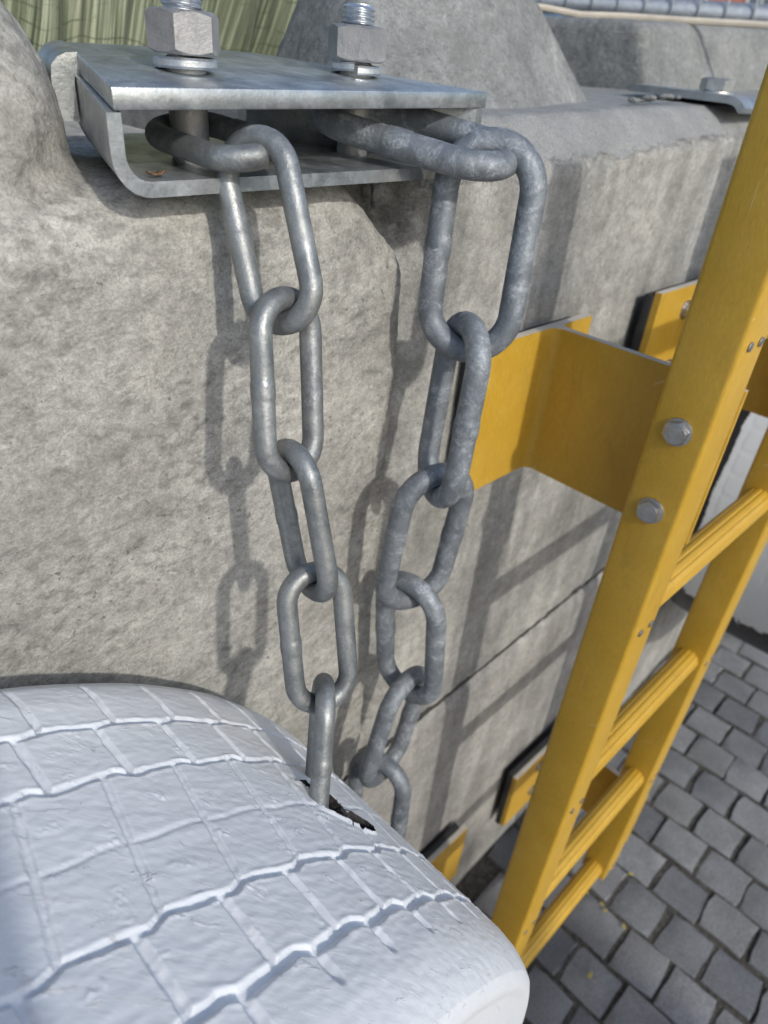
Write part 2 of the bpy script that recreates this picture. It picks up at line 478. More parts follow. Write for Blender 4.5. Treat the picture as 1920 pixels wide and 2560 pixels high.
def fr(p, s, o=4, seed=0.0):
    return noise.fractal(Vector((p[0] * s + seed, p[1] * s, p[2] * s)), 0.9, 2.1, o)

ZERO = np.zeros(3)
def disp_near(p, n):
    if p[0] < -0.2 or p[1] > 0.6: return 0.0, ZERO
    tp = 0.35 if p[2] > -0.085 else 1.0
    d = tp * 0.0020 * fr(p, 16, 3) + (0.4 + 0.6 * tp) * 0.0010 * fr((p[0], p[1], p[2] * 1.6), 85, 3, 9.0)
    # broken upper right corner of the front and worn right edge
    e = max(0.0, 1 - abs(p[0] - 0.41) / 0.04)
    d += -0.0025 * e * abs(fr(p, 34, 3, 3.0))
    return d, ZERO

def disp_far(p, n):
    if p[1] > 0.75 or p[0] > 1.6: return 0.0, ZERO
    d = 0.0010 * fr(p, 12, 3) + 0.0006 * fr(p, 80, 2, 5.0)
    c = (0.63 + (p[0] - 0.57) * 0.0)
    # ragged lower lip of the chamfer
    zc = -0.071 + (p[0] - 0.572) * 0.056
    k = max(0.0, 1 - abs(p[2] - zc) / 0.018) * max(0.0, 1 - abs(p[1] - 0.362) / 0.02)
    d += -0.007 * k * max(0.0, fr(p, 40, 4, 2.0))
    kb = max(0.0, 1 - (p[2] + 0.752) / 0.03)
    if p[1] < 0.40: d += -0.009 * kb * max(0.0, fr(p, 26, 4, 12.0) + 0.25)
    # honeycombed left end and the broken-out hollow at its top
    h = max(0.0, min(1.0, 1 - (p[0] - 0.425) / 0.08))
    if p[1] < 0.42:
        d += -0.004 * h * max(0.0, fr(p, 60, 4, 7.0))
        hol = max(0.0, 1 - math.hypot((p[0] - 0.432) / 0.040, (p[2] + 0.098) / 0.045))
        d += -0.030 * min(1.0, hol * 1.6) * (0.7 + 0.6 * fr(p, 60, 4, 1.0))
    return d, ZERO

def disp_low(p, n):
    if p[0] < 0.1 or p[0] > 2.2 or p[1] > 0.6: return 0.0, ZERO
    d = 0.0012 * fr(p, 9, 3)
    k = max(0.0, 1 - abs(p[2] + 0.765) / 0.03)
    d += -0.006 * k * abs(fr(p, 30, 3, 2.0))
    k2 = max(0.0, 1 - math.hypot(p[0] - 0.47, (p[2] + 0.755)) / 0.09)
    d += -0.012 * k2 * abs(fr(p, 60, 3, 4.0))
    return d, ZERO

# near block: rough-faced, with a tall stud at the left
near = empty('concrete_block', 'rough-faced beige concrete block behind the two chains, topped by a sloping stud', 'concrete block', (0, 0.36, -0.755))
near_pieces = [
    [(-0.75, 0.360, -0.749), (0.420, 0.360, -0.749), (0.420, 0.360, -0.130), (0.355, 0.362, -0.085), (-0.75, 0.362, -0.085),
     (-0.75, 0.80, -0.749), (0.420, 0.80, -0.749), (0.420, 0.80, -0.130), (0.36, 0.80, -0.070), (-0.75, 0.80, -0.070),
     (0.36, 0.385, -0.070), (-0.75, 0.385, -0.070)],
]
stud = [[(-0.40, 0.366, -0.09), (0.158, 0.366, -0.09), (0.199, 0.432, -0.09), (0.203, 0.75, -0.09), (-0.40, 0.75, -0.09),
         (-0.40, 0.388, -0.012), (0.160, 0.392, -0.012), (0.203, 0.437, -0.012), (0.206, 0.75, -0.012), (-0.40, 0.75, -0.012),
         (-0.30, 0.46, 0.13), (0.05, 0.47, 0.13), (0.088, 0.52, 0.13), (0.088, 0.72, 0.13), (-0.30, 0.72, 0.13)]]
o = concrete('block_body', near_pieces + stud, 0.0042, M_CONC_NEAR, near, disp_near, 0.018, 3, 16)
o.location = -Vector(near.location)

# far block: smooth-faced with a chamfered front lip, two studs
far = empty('concrete_block', 'smooth grey concrete block behind the yellow ladder, with two studs on top', 'concrete block', (0.4, 0.36, -0.755))
def zt(x): return -0.071 + (x - 0.572) * 0.056
far_pieces = [[(0.404, 0.394, -0.749), (0.468, 0.3635, -0.749), (1.90, 0.362, -0.749), (1.90, 0.362, zt(1.62)), (0.404, 0.394, zt(0.424)), (0.468, 0.3635, zt(0.468)),
               (0.404, 0.408, zt(0.424) + 0.038), (1.90, 0.408, zt(1.62) + 0.026),
               (0.404, 0.95, -0.752), (1.90, 0.95, -0.752), (1.90, 0.95, zt(1.62) + 0.026), (0.404, 0.95, zt(0.424) + 0.038)]]
o = concrete('block_body', far_pieces, 0.0050, M_CONC_FAR, far, disp_far, 0.004, 2, 1)
o.location = -Vector(far.location)
s1 = [[(0.50, 0.655, -0.05), (0.452, 0.475, -0.05), (0.655, 0.432, -0.045), (0.855, 0.475, -0.035), (0.90, 0.72, -0.035), (0.64, 0.82, -0.05),
       (0.555, 0.640, 0.066), (0.535, 0.545, 0.066), (0.655, 0.512, 0.064), (0.770, 0.525, 0.064), (0.80, 0.68, 0.064), (0.66, 0.74, 0.066)]]
o = concrete('stud', s1, 0.0048, M_CONC_STUD, far, disp_far, 0.006, 2, 1)
o.location = -Vector(far.location)
s2 = [[(1.135, 0.545, -0.03), (1.86, 0.545, -0.03), (1.86, 0.90, -0.03), (1.10, 0.90, -0.03),
       (1.125, 0.58, 0.072), (1.84, 0.58, 0.112), (1.84, 0.86, 0.112), (1.12, 0.86, 0.070)]]
o = concrete('stud', s2, 0.006, M_CONC_STUD, far, disp_far, 0.012, 2)
o.location = -Vector(far.location)

# lower course
low = empty('concrete_block', 'long grey concrete block of the lower course standing on the setts', 'concrete block', (0.5, 0.36, GZ))
lo_p = [[(-1.1, 0.366, GZ - 0.03), (2.4, 0.366, GZ - 0.03), (2.4, 0.366, -0.782), (-1.1, 0.366, -0.782), (2.4, 0.374, -0.768), (-1.1, 0.374, -0.768),
         (-1.1, 0.9, GZ - 0.03), (2.4, 0.9, GZ - 0.03), (2.4, 0.9, -0.768), (-1.1, 0.9, -0.768)]]
o = concrete('block_body', lo_p, 0.010, M_CONC_LOW, low, disp_low, 0.008, 2)
o.location = -Vector(low.location)
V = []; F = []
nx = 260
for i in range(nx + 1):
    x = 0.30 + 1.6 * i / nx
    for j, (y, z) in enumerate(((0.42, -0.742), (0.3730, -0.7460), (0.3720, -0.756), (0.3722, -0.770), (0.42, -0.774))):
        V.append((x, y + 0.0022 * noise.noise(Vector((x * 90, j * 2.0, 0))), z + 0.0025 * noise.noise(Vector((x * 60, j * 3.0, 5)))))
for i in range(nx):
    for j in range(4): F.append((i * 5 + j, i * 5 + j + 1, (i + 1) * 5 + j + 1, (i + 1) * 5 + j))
o = mesh_np('joint_shade', V, F, M_JOINT_SHADE, low); o.location = -Vector(low.location)  # strip added in the gap, coloured dark so the joint reads as shaded
far2 = empty('concrete_block', 'next concrete block along the wall beyond the ladder', 'concrete block', (1.95, 0.36, -0.755))
fp2 = [[(1.915, 0.364, -0.752), (2.9, 0.364, -0.752), (2.9, 0.364, -0.03), (1.915, 0.364, -0.03), (1.915, 0.41, 0.01), (2.9, 0.41, 0.01),
        (1.915, 0.95, -0.752), (2.9, 0.95, -0.752), (2.9, 0.95, 0.01), (1.915, 0.95, 0.01)]]
o = concrete('block_body', fp2, 0.012, M_CONC_FAR, far2, lambda p, n: (0.001 * fr(p, 9, 2), ZERO), 0.01, 2)
o.location = -Vector(far2.location)

# crumbs of concrete on the ledge
crumbs = [((1573, 236), 0.010), ((1590, 240), 0.007), ((1608, 238), 0.012), ((1628, 244), 0.009), ((1650, 237), 0.011), ((1668, 241), 0.010), ((1684, 239), 0.008), ((1600, 250), 0.006)]
def ray(px):
    a = Vector((px[0] - 960.0, -(px[1] - 1280.0), -1740.0))
    return right * a.x + up * a.y + back * a.z
def on_y(px, y): r = ray(px); return r * (y / r.y)
for k, (px, s) in enumerate(crumbs):
    q = on_y(px, 0.430)
    bm = bmesh.new(); bmesh.ops.create_icosphere(bm, subdivisions=2, radius=s * 0.6)
    for v in bm.verts:
        v.co *= 1 + 0.55 * noise.noise(v.co * 120 + Vector((k * 3.1, 0, 0)))
        v.co.z *= 0.55
    c = mesh_bm('concrete_crumb', bm, M_CONC_STUD, None, True, 25)
    zz = zt(q.x) + 0.033 + s * 0.4
    c.location = (q.x, 0.424 + 0.004 * (k % 2), zz); c.rotation_euler = (0, 0, k)
    tag(c, ('leftmost', 'second from the left', 'largest rounded', 'flat middle', 'sixth from the left', 'third from the right', 'rightmost', 'small front')[k] + ' crumb of broken grey concrete on the ledge by the strap bracket', 'concrete crumb', 'crumbs of concrete on the ledge')

# ------------------------------------------------------------------ chains
def make_link(name, A, B, wdir, d, half_w, mat, parent, weld=1, seed=0):
    """stadium link; A and B are the points where it bears on its neighbours"""
    ax = (B - A); p = ax.length; ax.normalize()
    wv = (wdir - ax * wdir.dot(ax)).normalized()
    L = (p + d) / 2; C = (A + B) / 2; r = half_w; s = L - r
    pts = []; wt = []
    def add(u, v, t): pts.append(C + ax * u + wv * v); wt.append(t)
    ns = 10; nb = 18
    for i in range(ns): t = i / ns; add(-s + 2 * s * t, r, (1, -s + 2 * s * t))
    for i in range(nb): a = math.pi * i / nb; add(s + r * math.sin(a), r * math.cos(a), (0, 9))
    for i in range(ns): t = i / ns; add(s - 2 * s * t, -r, (-1, s - 2 * s * t))
    for i in range(nb): a = math.pi * i / nb; add(-s - r * math.sin(a), -r * math.cos(a), (0, 9))
    # denser on the weld leg
    rads = []
    for i, (side, u) in enumerate(wt):
        q = d / 2 * (1 + 0.006 * math.sin(i * 0.37 + seed))
        rads.append(q)
    pts2 = []; r2 = []
    for i in range(len(pts)):
        pts2.append(pts[i]); r2.append(rads[i])
        side, u = wt[i]
        nx = wt[(i + 1) % len(pts)]
        if side == weld and nx[0] == weld:
            for f_ in (0.2, 0.4, 0.6, 0.8):
                pts2.append(pts[i].lerp(pts[(i + 1) % len(pts)], f_))
                uu = u + (nx[1] - u) * f_
                r2.append(d / 2 * (1 + 0.07 * math.exp(-((uu / (d * 0.34)) ** 8)) + 0.006 * math.sin(i * 0.37 + seed)))
            if abs(u) < d * 0.42: r2[-5] = d / 2 * 1.07
    V, F = tube(pts2, r2, 18, closed=True)
    V = [v + Vector(noise.noise_vector(v * 45)) * d * 0.005 for v in V]
    return mesh_np(name, V, F, mat, parent)

def view_w(P, ang):
    """link width direction seen from the camera: ang 0 face on, +: its right leg nearer"""
    vd = (P - CAMP).normalized()
    rt = (right - vd * right.dot(vd)).normalized()
    return rt * math.cos(R_(ang)) - vd * math.sin(R_(ang))

BL = Vector((0.252, 0.394, 0)); BR = Vector((0.389, 0.401, 0))      # bolt axes
LJ = [Vector(v) for v in ((0.2531, 0.3371, -0.0495), (0.2464, 0.3004, -0.1233), (0.2330, 0.2786, -0.2044), (0.2333, 0.2554, -0.2823), (0.2240, 0.2317, -0.3587), (0.1945, 0.2040, -0.4310))]
RJ = [Vector(v) for v in ((0.4286, 0.3051, -0.0515), (0.4150, 0.2962, -0.1700), (0.3998, 0.2913, -0.2892), (0.3954, 0.3014, -0.4083), (0.4006, 0.2923, -0.5273), (0.3797, 0.2973, -0.6459), (0.372, 0.290, -0.765))]
dL, wL = 0.0132, 0.0190
dR, wR = 0.0185, 0.0300
ch1 = empty('chain', 'thinner galvanised chain running down into a slit in the white tyre', 'chain', tuple(LJ[-1]))
ch2 = empty('chain', 'thicker whitish-grey chain hanging nearer the ladder, behind the tyre shoulder', 'chain', tuple(RJ[-1]))
def hlink(B, J, z0, d, hw, mat, parent, sd, cant=0.0):
    far_pt = Vector((B.x, B.y, z0)) + (Vector((B.x, B.y, z0)) - J).normalized() * 0.0112
    A = far_pt
    side = Vector((0, 0, 1)).cross((J - A).normalized()).normalized()
    if side.x < 0: side = -side
    side = side * math.cos(R_(cant)) + Vector((0, 0, 1)) * math.sin(R_(cant))
    return make_link('link', A, J, side, d, hw, mat, parent, 1 if sd < 5 else -1, sd)
l = hlink(BL, LJ[0], -0.046, dL, wL, M_CHAIN, ch1, 1, 9); l.location = -Vector(ch1.location)
for i, an in enumerate((30, -43, 62, -24, 84)):
    A, B = LJ[i], LJ[i + 1]
    l = make_link('link', A, B, view_w((A + B) / 2, an), dL, wL, M_CHAIN, ch1, (-1, -1, -1, -1, 1)[i], i * 2.1)
    l.location = -Vector(ch1.location)
l = hlink(BR, RJ[0], -0.0370, dR, wR, M_CHAIN2, ch2, 9, 9); l.location = -Vector(ch2.location)
for i, an in enumerate((8, 66, -38, 46, -70, 44)):
    A, B = RJ[i], RJ[i + 1]
    l = make_link('link', A, B, view_w((A + B) / 2, an), dR, wR, M_CHAIN2, ch2, (-1, 1, 1, -1, 1, 1)[i], i * 1.3 + 4)
    l.location = -Vector(ch2.location)

# ------------------------------------------------------------------ anchor bracket with its bolts
P0 = Vector((0.181, 0.345, -0.022)); 
def plane_z(x, y): return -0.022 + (x - 0.181) * 0.021 + (y - 0.345) * 0.085
T = 0.0098
anc = empty('chain_anchor', 'galvanised steel anchor of plate and channel clamped on the block, holding both chains', 'chain anchor', (0.32, 0.40, -0.072))
outline = [(0.181, 0.345), (0.466, 0.345), (0.3785, 0.470), (0.368, 0.484), (0.352, 0.4885), (0.222, 0.487), (0.222, 0.487)]
outline = [(0.181, 0.345), (0.466, 0.345), (0.3785, 0.470), (0.366, 0.485), (0.350, 0.4885), (0.228, 0.487), (0.2145, 0.443)]
bm = bmesh.new()
tv = [bm.verts.new((x, y, plane_z(x, y))) for x, y in outline]
bv = [bm.verts.new((x, y, plane_z(x, y) - T)) for x, y in outline]
bm.faces.new(tv); bm.faces.new(bv[::-1])
for i in range(len(tv)):
    j = (i + 1) % len(tv); bm.faces.new((tv[i], bv[i], bv[j], tv[j]))
bmesh.ops.bevel(bm, geom=bm.edges[:], offset=0.0011, segments=2, profile=0.5, affect='EDGES')
o = mesh_bm('top_plate', bm, M_PLATE, anc, True, 40); o.location = -Vector(anc.location)
# folded tab at the rear left corner
tabp = [(0.2145, 0.443), (0.228, 0.487)]
prof = [(0.0, 0.0), (-0.006, -0.0006), (-0.011, -0.003), (-0.0145, -0.007), (-0.0155, -0.013), (-0.0155, -0.034)]
nrm = Vector((-(tabp[1][1] - tabp[0][1]), tabp[1][0] - tabp[0][0])).normalized()   # to the left, outward
V = []; F = []
thick = 0.0115
for (bx, by) in ((0.2145, 0.4425), (0.2185, 0.4555), (0.2235, 0.472), (0.228, 0.487)):
    zz = plane_z(bx, by) + 0.0006
    outer = [(bx + nrm.x * -u, by + nrm.y * -u, zz + v) for u, v in prof]
    pin = [(0.0, -thick), (-0.003, -thick - 0.0005), (-0.0035, -thick - 0.003), (-0.0035, -0.034)]
    inner = [(bx + nrm.x * -u, by + nrm.y * -u, zz + v) for u, v in pin]
    V += outer + inner[::-1]
k = len(prof) + 4
for s in range(3):
    for i in range(k):
        j = (i + 1) % k
        F.append((s * k + i, s * k + j, (s + 1) * k + j, (s + 1) * k + i))
F.append(tuple(range(k - 1, -1, -1))); F.append(tuple(3 * k + i for i in range(k)))
bm = bmesh.new()
bvs = [bm.verts.new(v) for v in V]
for q in F: bm.faces.new([bvs[i] for i in q])
bmesh.ops.bevel(bm, geom=[e for e in bm.edges if e.calc_face_angle(0) > R_(50)], offset=0.0016, segments=2, profile=0.5, affect='EDGES')
o = mesh_bm('folded_tab', bm, M_PLATE, anc, True, 50); o.location = -Vector(anc.location)
# channel: left leg, rounded corner, bottom, right leg; sides follow the plate
th = 0.0075; ro = 0.020
def chan_section(xl, xr, y, zb):
    def ztop(x): return plane_z(x, y) - T - 0.0006
    out = [(xl, ztop(xl))]
    for a in range(7):
        t = math.pi * (1 + a / 12.0); out.append((xl + ro + ro * math.cos(t), zb + ro + ro * math.sin(t)))
    for a in range(7):
        t = math.pi * (1.5 + a / 12.0); out.append((xr - ro + ro * math.cos(t), zb + ro + ro * math.sin(t)))
    out.append((xr, ztop(xr)))
    ri = ro - th
    inn = [(xl + th, ztop(xl))]
    for a in range(7):
        t = math.pi * (1 + a / 12.0); inn.append((xl + ro + ri * math.cos(t), zb + ro + ri * math.sin(t)))
    for a in range(7):
        t = math.pi * (1.5 + a / 12.0); inn.append((xr - ro + ri * math.cos(t), zb + ro + ri * math.sin(t)))
    inn.append((xr - th, ztop(xr)))
    return [(x, y, z) for x, z in out] + [(x, y, z) for x, z in inn[::-1]]
secs = [chan_section(0.1775, 0.4635, 0.346, -0.0700), chan_section(0.2130, 0.3850, 0.446, -0.0660), chan_section(0.2270, 0.3650, 0.482, -0.0645)]
k = len(secs[0]); V = [p for s in secs for p in s]; F = []
for s in range(2):
    for i in range(k):
        j = (i + 1) % k; F.append((s * k + i, s * k + j, (s + 1) * k + j, (s + 1) * k + i))
h = k // 2
for i in range(h - 1):
    F.append((i, k - 1 - i, k - 2 - i, i + 1)); b_ = 2 * k
    F.append((b_ + i + 1, b_ + k - 2 - i, b_ + k - 1 - i, b_ + i))
bm = bmesh.new(); bvs = [bm.verts.new(v) for v in V]
for q in F: bm.faces.new([bvs[i] for i in q])
bmesh.ops.bevel(bm, geom=[e for e in bm.edges if e.calc_face_angle(0) > R_(60)], offset=0.0009, segments=2, profile=0.5, affect='EDGES')
o = mesh_bm('channel', bm, M_PLATE, anc, True, 40); o.location = -Vector(anc.location)

def hex_nut(name, AF, H, bore, mat, parent, rot=0.0, ch=0.93, solid=False):
    seg = 60; r0 = AF / 2 * ch; V = []; F = []
    def hexr(a):
        b = (a + math.pi / 6) % (math.pi / 3) - math.pi / 6
        return AF / 2 / math.cos(b)
    rings = []
    for kind in range(6):
        ring = []
        for i in range(seg):
            a = 2 * math.pi * i / seg; hr = hexr(a); dz = max(0.0, hr - r0) * 0.62
            if kind == 0: r, z = bore, 0.0
            elif kind == 1: r, z = r0, 0.0
            elif kind == 2: r, z = hr, dz
            elif kind == 3: r, z = hr, H - dz
            elif kind == 4: r, z = r0, H
            else: r, z = bore, H
            ring.append(len(V)); V.append((r * math.cos(a + rot), r * math.sin(a + rot), z))
        rings.append(ring)
    for k_ in range(5):
        for i in range(seg):
            j = (i + 1) % seg; F.append((rings[k_][i], rings[k_][j], rings[k_ + 1][j], rings[k_ + 1][i]))
    if not solid:
        for i in range(seg):
            j = (i + 1) % seg; F.append((rings[5][i], rings[5][j], rings[0][j], rings[0][i]))
    else:
        F.append(tuple(rings[5])); F.append(tuple(rings[0][::-1]))
    return mesh_np(name, V, F, mat, parent, True, 24)

def thread(name, r, z0, z1, pitch, mat, parent):
    seg = 36; per = 8; nz = int((z1 - z0) / pitch * per) + 1; V = []; F = []
    dep = pitch * 0.55
    for j in range(nz):
        z = z0 + (z1 - z0) * j / (nz - 1)
        for i in range(seg):
            a = 2 * math.pi * i / seg
            ph = ((z / pitch) + i / seg) % 1.0
            tri = min(1.0, max(0.0, 1.35 * abs(2 * ph - 1) - 0.12))
            rr = r - dep * tri
            if j >= nz - 3: rr -= (j - nz + 4) * 0.0006
            V.append((rr * math.cos(a), rr * math.sin(a), z))
    for j in range(nz - 1):
        for i in range(seg):
            F.append((j * seg + i, j * seg + (i + 1) % seg, (j + 1) * seg + (i + 1) % seg, (j + 1) * seg + i))
    F.append(tuple((nz - 1) * seg + i for i in range(seg))); F.append(tuple(range(seg - 1, -1, -1)))
    return mesh_np(name, V, F, mat, parent, True, 50)

def spring_washer(name, ri, ro_, t, rise, start, mat, parent):
    V = []; F = []; n_ = 56
    sec = [(ri, 0.0008), (ri + 0.0008, 0), (ro_ - 0.0012, 0), (ro_, 0.0012), (ro_, t - 0.0012), (ro_ - 0.0012, t), (ri + 0.0008, t), (ri, t - 0.0008)]
    for i in range(n_):
        u = i / (n_ - 1); a = start + u * R_(352)
        for r, z in sec: V.append((r * math.cos(a), r * math.sin(a), z + rise * u))
    for i in range(n_ - 1):
        for k_ in range(8): F.append((i * 8 + k_, i * 8 + (k_ + 1) % 8, (i + 1) * 8 + (k_ + 1) % 8, (i + 1) * 8 + k_))
    F.append(tuple(range(7, -1, -1))); F.append(tuple((n_ - 1) * 8 + k_ for k_ in range(8)))
    return mesh_np(name, V, F, mat, parent, True, 40)

def cyl(name, r, z0, z1, mat, parent, seg=32, bev=0.0008):
    bm = bmesh.new(); bmesh.ops.create_cone(bm, cap_ends=True, segments=seg, radius1=r, radius2=r, depth=z1 - z0)
    bmesh.ops.translate(bm, verts=bm.verts, vec=(0, 0, (z0 + z1) / 2))
    if bev: bmesh.ops.bevel(bm, geom=[e for e in bm.edges if e.calc_face_angle(0) > R_(60)], offset=bev, segments=2, profile=0.5, affect='EDGES')
    return mesh_bm(name, bm, mat, parent, True, 30)

for B, rotn, start, ttop in ((BL, R_(-46), R_(60), 0.052), (BR, R_(-24), R_(-130), 0.0390)):
    zt_ = plane_z(B.x, B.y)
    sh = cyl('bolt', 0.0108, -0.068, zt_ + 0.006, M_NUT, anc)
    sh.location = Vector((B.x, B.y, 0)) - Vector(anc.location)
    wz = zt_ + 0.0004
    wsh = spring_washer('spring_washer', 0.0112, 0.0172, 0.0052, 0.0018, start, M_THREAD, sh); wsh.location = (0, 0, wz)
    nu = hex_nut('nut', 0.0345, 0.0200, 0.0106, M_NUT, sh, rotn); nu.location = (0, 0, wz + 0.0072)
    thread('thread', 0.0109, zt_ + 0.006, zt_ + ttop, 0.0027, M_THREAD, sh)
dry = None
# curled dry leaf scrap in the channel corner
V = []; F = []
for i in range(9):
    for j in range(4):
        u = i / 8 - 0.5; v = j / 3 - 0.5
        V.append((u * 0.011, v * 0.0035 * (1 - 1.6 * u * u), 0.001 + 0.003 * abs(u) + 0.0006 * math.sin(i * 1.9 + j)))
for i in range(8):
    for j in range(3): F.append((i * 4 + j, i * 4 + j + 1, (i + 1) * 4 + j + 1, (i + 1) * 4 + j))
o = mesh_np('dry_leaf', V, F, M_LEAF_B, None); o.location = (0.2045, 0.353, -0.0617); o.rotation_euler = (0, 0, 0.1)
md = o.modifiers.new('s', 'SOLIDIFY'); md.thickness = 0.0006
tag(o, 'tiny curled brown leaf scrap in the corner of the anchor channel', 'leaf')

# ------------------------------------------------------------------ ladder
LDX, LDY = 0.567, 0.148
lad = empty('ladder', 'yellow fibreglass ladder with fluted rungs bolted to the wall by T brackets', 'ladder', (LDX, LDY, -1.385))
lad.rotation_euler = (0, 0, math.atan2(-0.011, 0.391))
def stile(x0):
    bm = bmesh.new()
    w_, d_, r = 0.050, 0.051, 0.0045
    prof = []
    for cx, cy, a0 in ((x0 + w_ - r, d_ - r, 0), (x0 + r, d_ - r, 90), (x0 + r, r, 180), (x0 + w_ - r, r, 270)):
        for k_ in range(5):
            a = R_(a0 + k_ * 22.5); prof.append((cx + r * math.cos(a), cy + r * math.sin(a)))
    n_ = len(prof); t = 0.005
    rings = []
    for sc_in, zlist in ((0, (0.0, 1.43)), (1, (1.43, 0.0))):
        for z in zlist:
            ring = []
            for x, y in prof:
                cx, cy = x0 + w_ / 2, d_ / 2
                if sc_in: x = cx + (x - cx) * (1 - 2 * t / w_); y = cy + (y - cy) * (1 - 2 * t / d_)
                ring.append(bm.verts.new((x, y, z)))
            rings.append(ring)
    for q in range(4):
        a, b = rings[q], rings[(q + 1) % 4]
        for i in range(n_):
            f_ = bm.faces.new((a[i], a[(i + 1) % n_], b[(i + 1) % n_], b[i]))
    bm.faces.ensure_lookup_table()
    o_ = mesh_bm('stile', bm, [M_GRP, M_CUT], lad, True, 30)
    return o_
stile(0.0); stile(0.391)
def rung(z):
    seg = 96; V = []; F = []; x0, x1 = 0.0495, 0.3915; cy = 0.0255
    for x in (x0, x1):
        for i in range(seg):
            a = 2 * math.pi * i / seg
            g = (a / (2 * math.pi) * 12 + 0.3) % 1.0
            rr = 0.0182 - 0.0020 * max(0.0, 1 - abs(g - 0.5) / 0.20)
            V.append((x, cy + rr * math.cos(a), z + rr * math.sin(a)))
    for i in range(seg):
        j = (i + 1) % seg; F.append((i, j, seg + j, seg + i))
    return mesh_np('rung', V, F, M_GRP, lad, True, 22)
RZ = [0.020 + 0.3 * k_ for k_ in range(5)]
for z in RZ:
    rg = rung(z)
    for dx in (0.014, 0.036):
        for sx in (0.0, 0.391):
            rv = cyl('rivet', 0.0042, 0, 0.0016, M_STEEL, rg, 16, 0.0007)
            rv.location = (dx + sx, -0.0002, z); rv.rotation_euler = (R_(90), 0, 0)
def tee(xw, z0, z1, le=0.162, re=0.070, pad=0.002):
    """wall flange with web reaching out past the stile; faces up/down are raw cut"""
    t = 0.0085
    rf = 0.011
    fl1 = [(xw - rf + rf * math.sin(R_(q)), 0.1915 - rf + rf * math.cos(R_(q))) for q in (0, 18, 36, 54, 72, 90)]
    fl2 = [(xw + t + rf - rf * math.cos(R_(q)), 0.1915 - rf + rf * math.sin(R_(q))) for q in (0, 18, 36, 54, 72, 90)]
    prof = [(xw - le, 0.200), (xw - le, 0.1915)] + fl1 + [(xw, 0.004), (xw + 0.002, 0.0), (xw + t - 0.002, 0.0), (xw + t, 0.004)] + fl2 + [(xw + re, 0.1915), (xw + re, 0.200)]
    bm = bmesh.new()
    a = [bm.verts.new((x, y, z0)) for x, y in prof]; b = [bm.verts.new((x, y, z1)) for x, y in prof]
    fb = bm.faces.new(a[::-1]); ft = bm.faces.new(b); fb.material_index = 1; ft.material_index = 1
    for i in range(len(prof)):
        j = (i + 1) % len(prof); bm.faces.new((a[i], a[j], b[j], b[i]))
    o_ = mesh_bm('bracket', bm, [M_GRP, M_CUT], lad, True, 30)
    pd = box('rubber_pad', (xw - le - pad, 0.2004, z0 - 0.003), (xw + re - 0.012, 0.2120, z1 + (0.004 if z0 < 0.5 else -0.004)), M_RUBBER, o_, 0.002)
    return o_
zoff = 1.385
BRK = []
for z0, z1 in ((zoff - 0.371, zoff - 0.212), (zoff - 1.305, zoff - 1.150)):
    for xw in (0.0505, 0.4415):
        lft = xw < 0.1; top = z0 > 0.5
        if not lft: br = tee(xw, z0, z1)
        elif top: br = tee(xw, z0, z1, 0.122, 0.070, -0.004)
        else: br = tee(-0.0090, z0, z1, 0.10, 0.139, 0.003)
        for fz in (() if lft else (0.30, 0.80)):
            hb = hex_nut('wall_bolt', 0.017, 0.008, 0.004, M_STEEL, br, 0.2, 0.92, True)
            hb.location = (xw - (0.106 if lft else 0.0785), 0.1912, z0 + (z1 - z0) * fz); hb.rotation_euler = (R_(90), 0, 0)
            wb = cyl('washer', 0.0125, -0.0003, 0.0016, M_STEEL, hb, 28, 0.0004)
            st = cyl('thread_end', 0.0050, 0.008, 0.014, M_STEEL, hb, 18, 0.0004)

def text_mesh(body, size, mat, parent):
    cu = bpy.data.curves.new('t', 'FONT'); cu.body = body; cu.size = size; cu.extrude = 0.00018; cu.align_x = 'CENTER'; cu.align_y = 'CENTER'
    to = bpy.data.objects.new('t', cu); COL.objects.link(to)
    dg = bpy.context.evaluated_depsgraph_get()
    me = bpy.data.meshes.new_from_object(to.evaluated_get(dg)); bpy.data.objects.remove(to); bpy.data.curves.remove(cu)
    me.name = 'stamped_mark'; me.materials.clear(); me.materials.append(mat)
    return link(bpy.data.objects.new('stamped_mark', me), parent)

for zz, rr in ((-0.245, 0.35), (-0.3244, 0.80), (-1.19, 0.5), (-1.265, 0.1)):
    hb = hex_nut('stile_bolt', 0.0190, 0.0078, 0.004, M_STEEL, lad, rr, 0.94, True)
    hb.location = (-0.0002, 0.0255, zz + zoff); hb.rotation_euler = (0, R_(-90), 0)
    cyl('washer', 0.0125, -0.0004, 0.0016, M_STEEL, hb, 36, 0.0004)
    if zz > -1:
        t1 = text_mesh('A2-70', 0.0040, M_THREAD, hb); t1.location = (0.0048, 0.0, 0.0079); t1.rotation_euler = (0, 0, R_(-90))
        t2 = text_mesh('BF', 0.0034, M_THREAD, hb); t2.location = (-0.0058, 0.0, 0.0079); t2.rotation_euler = (0, 0, R_(90))

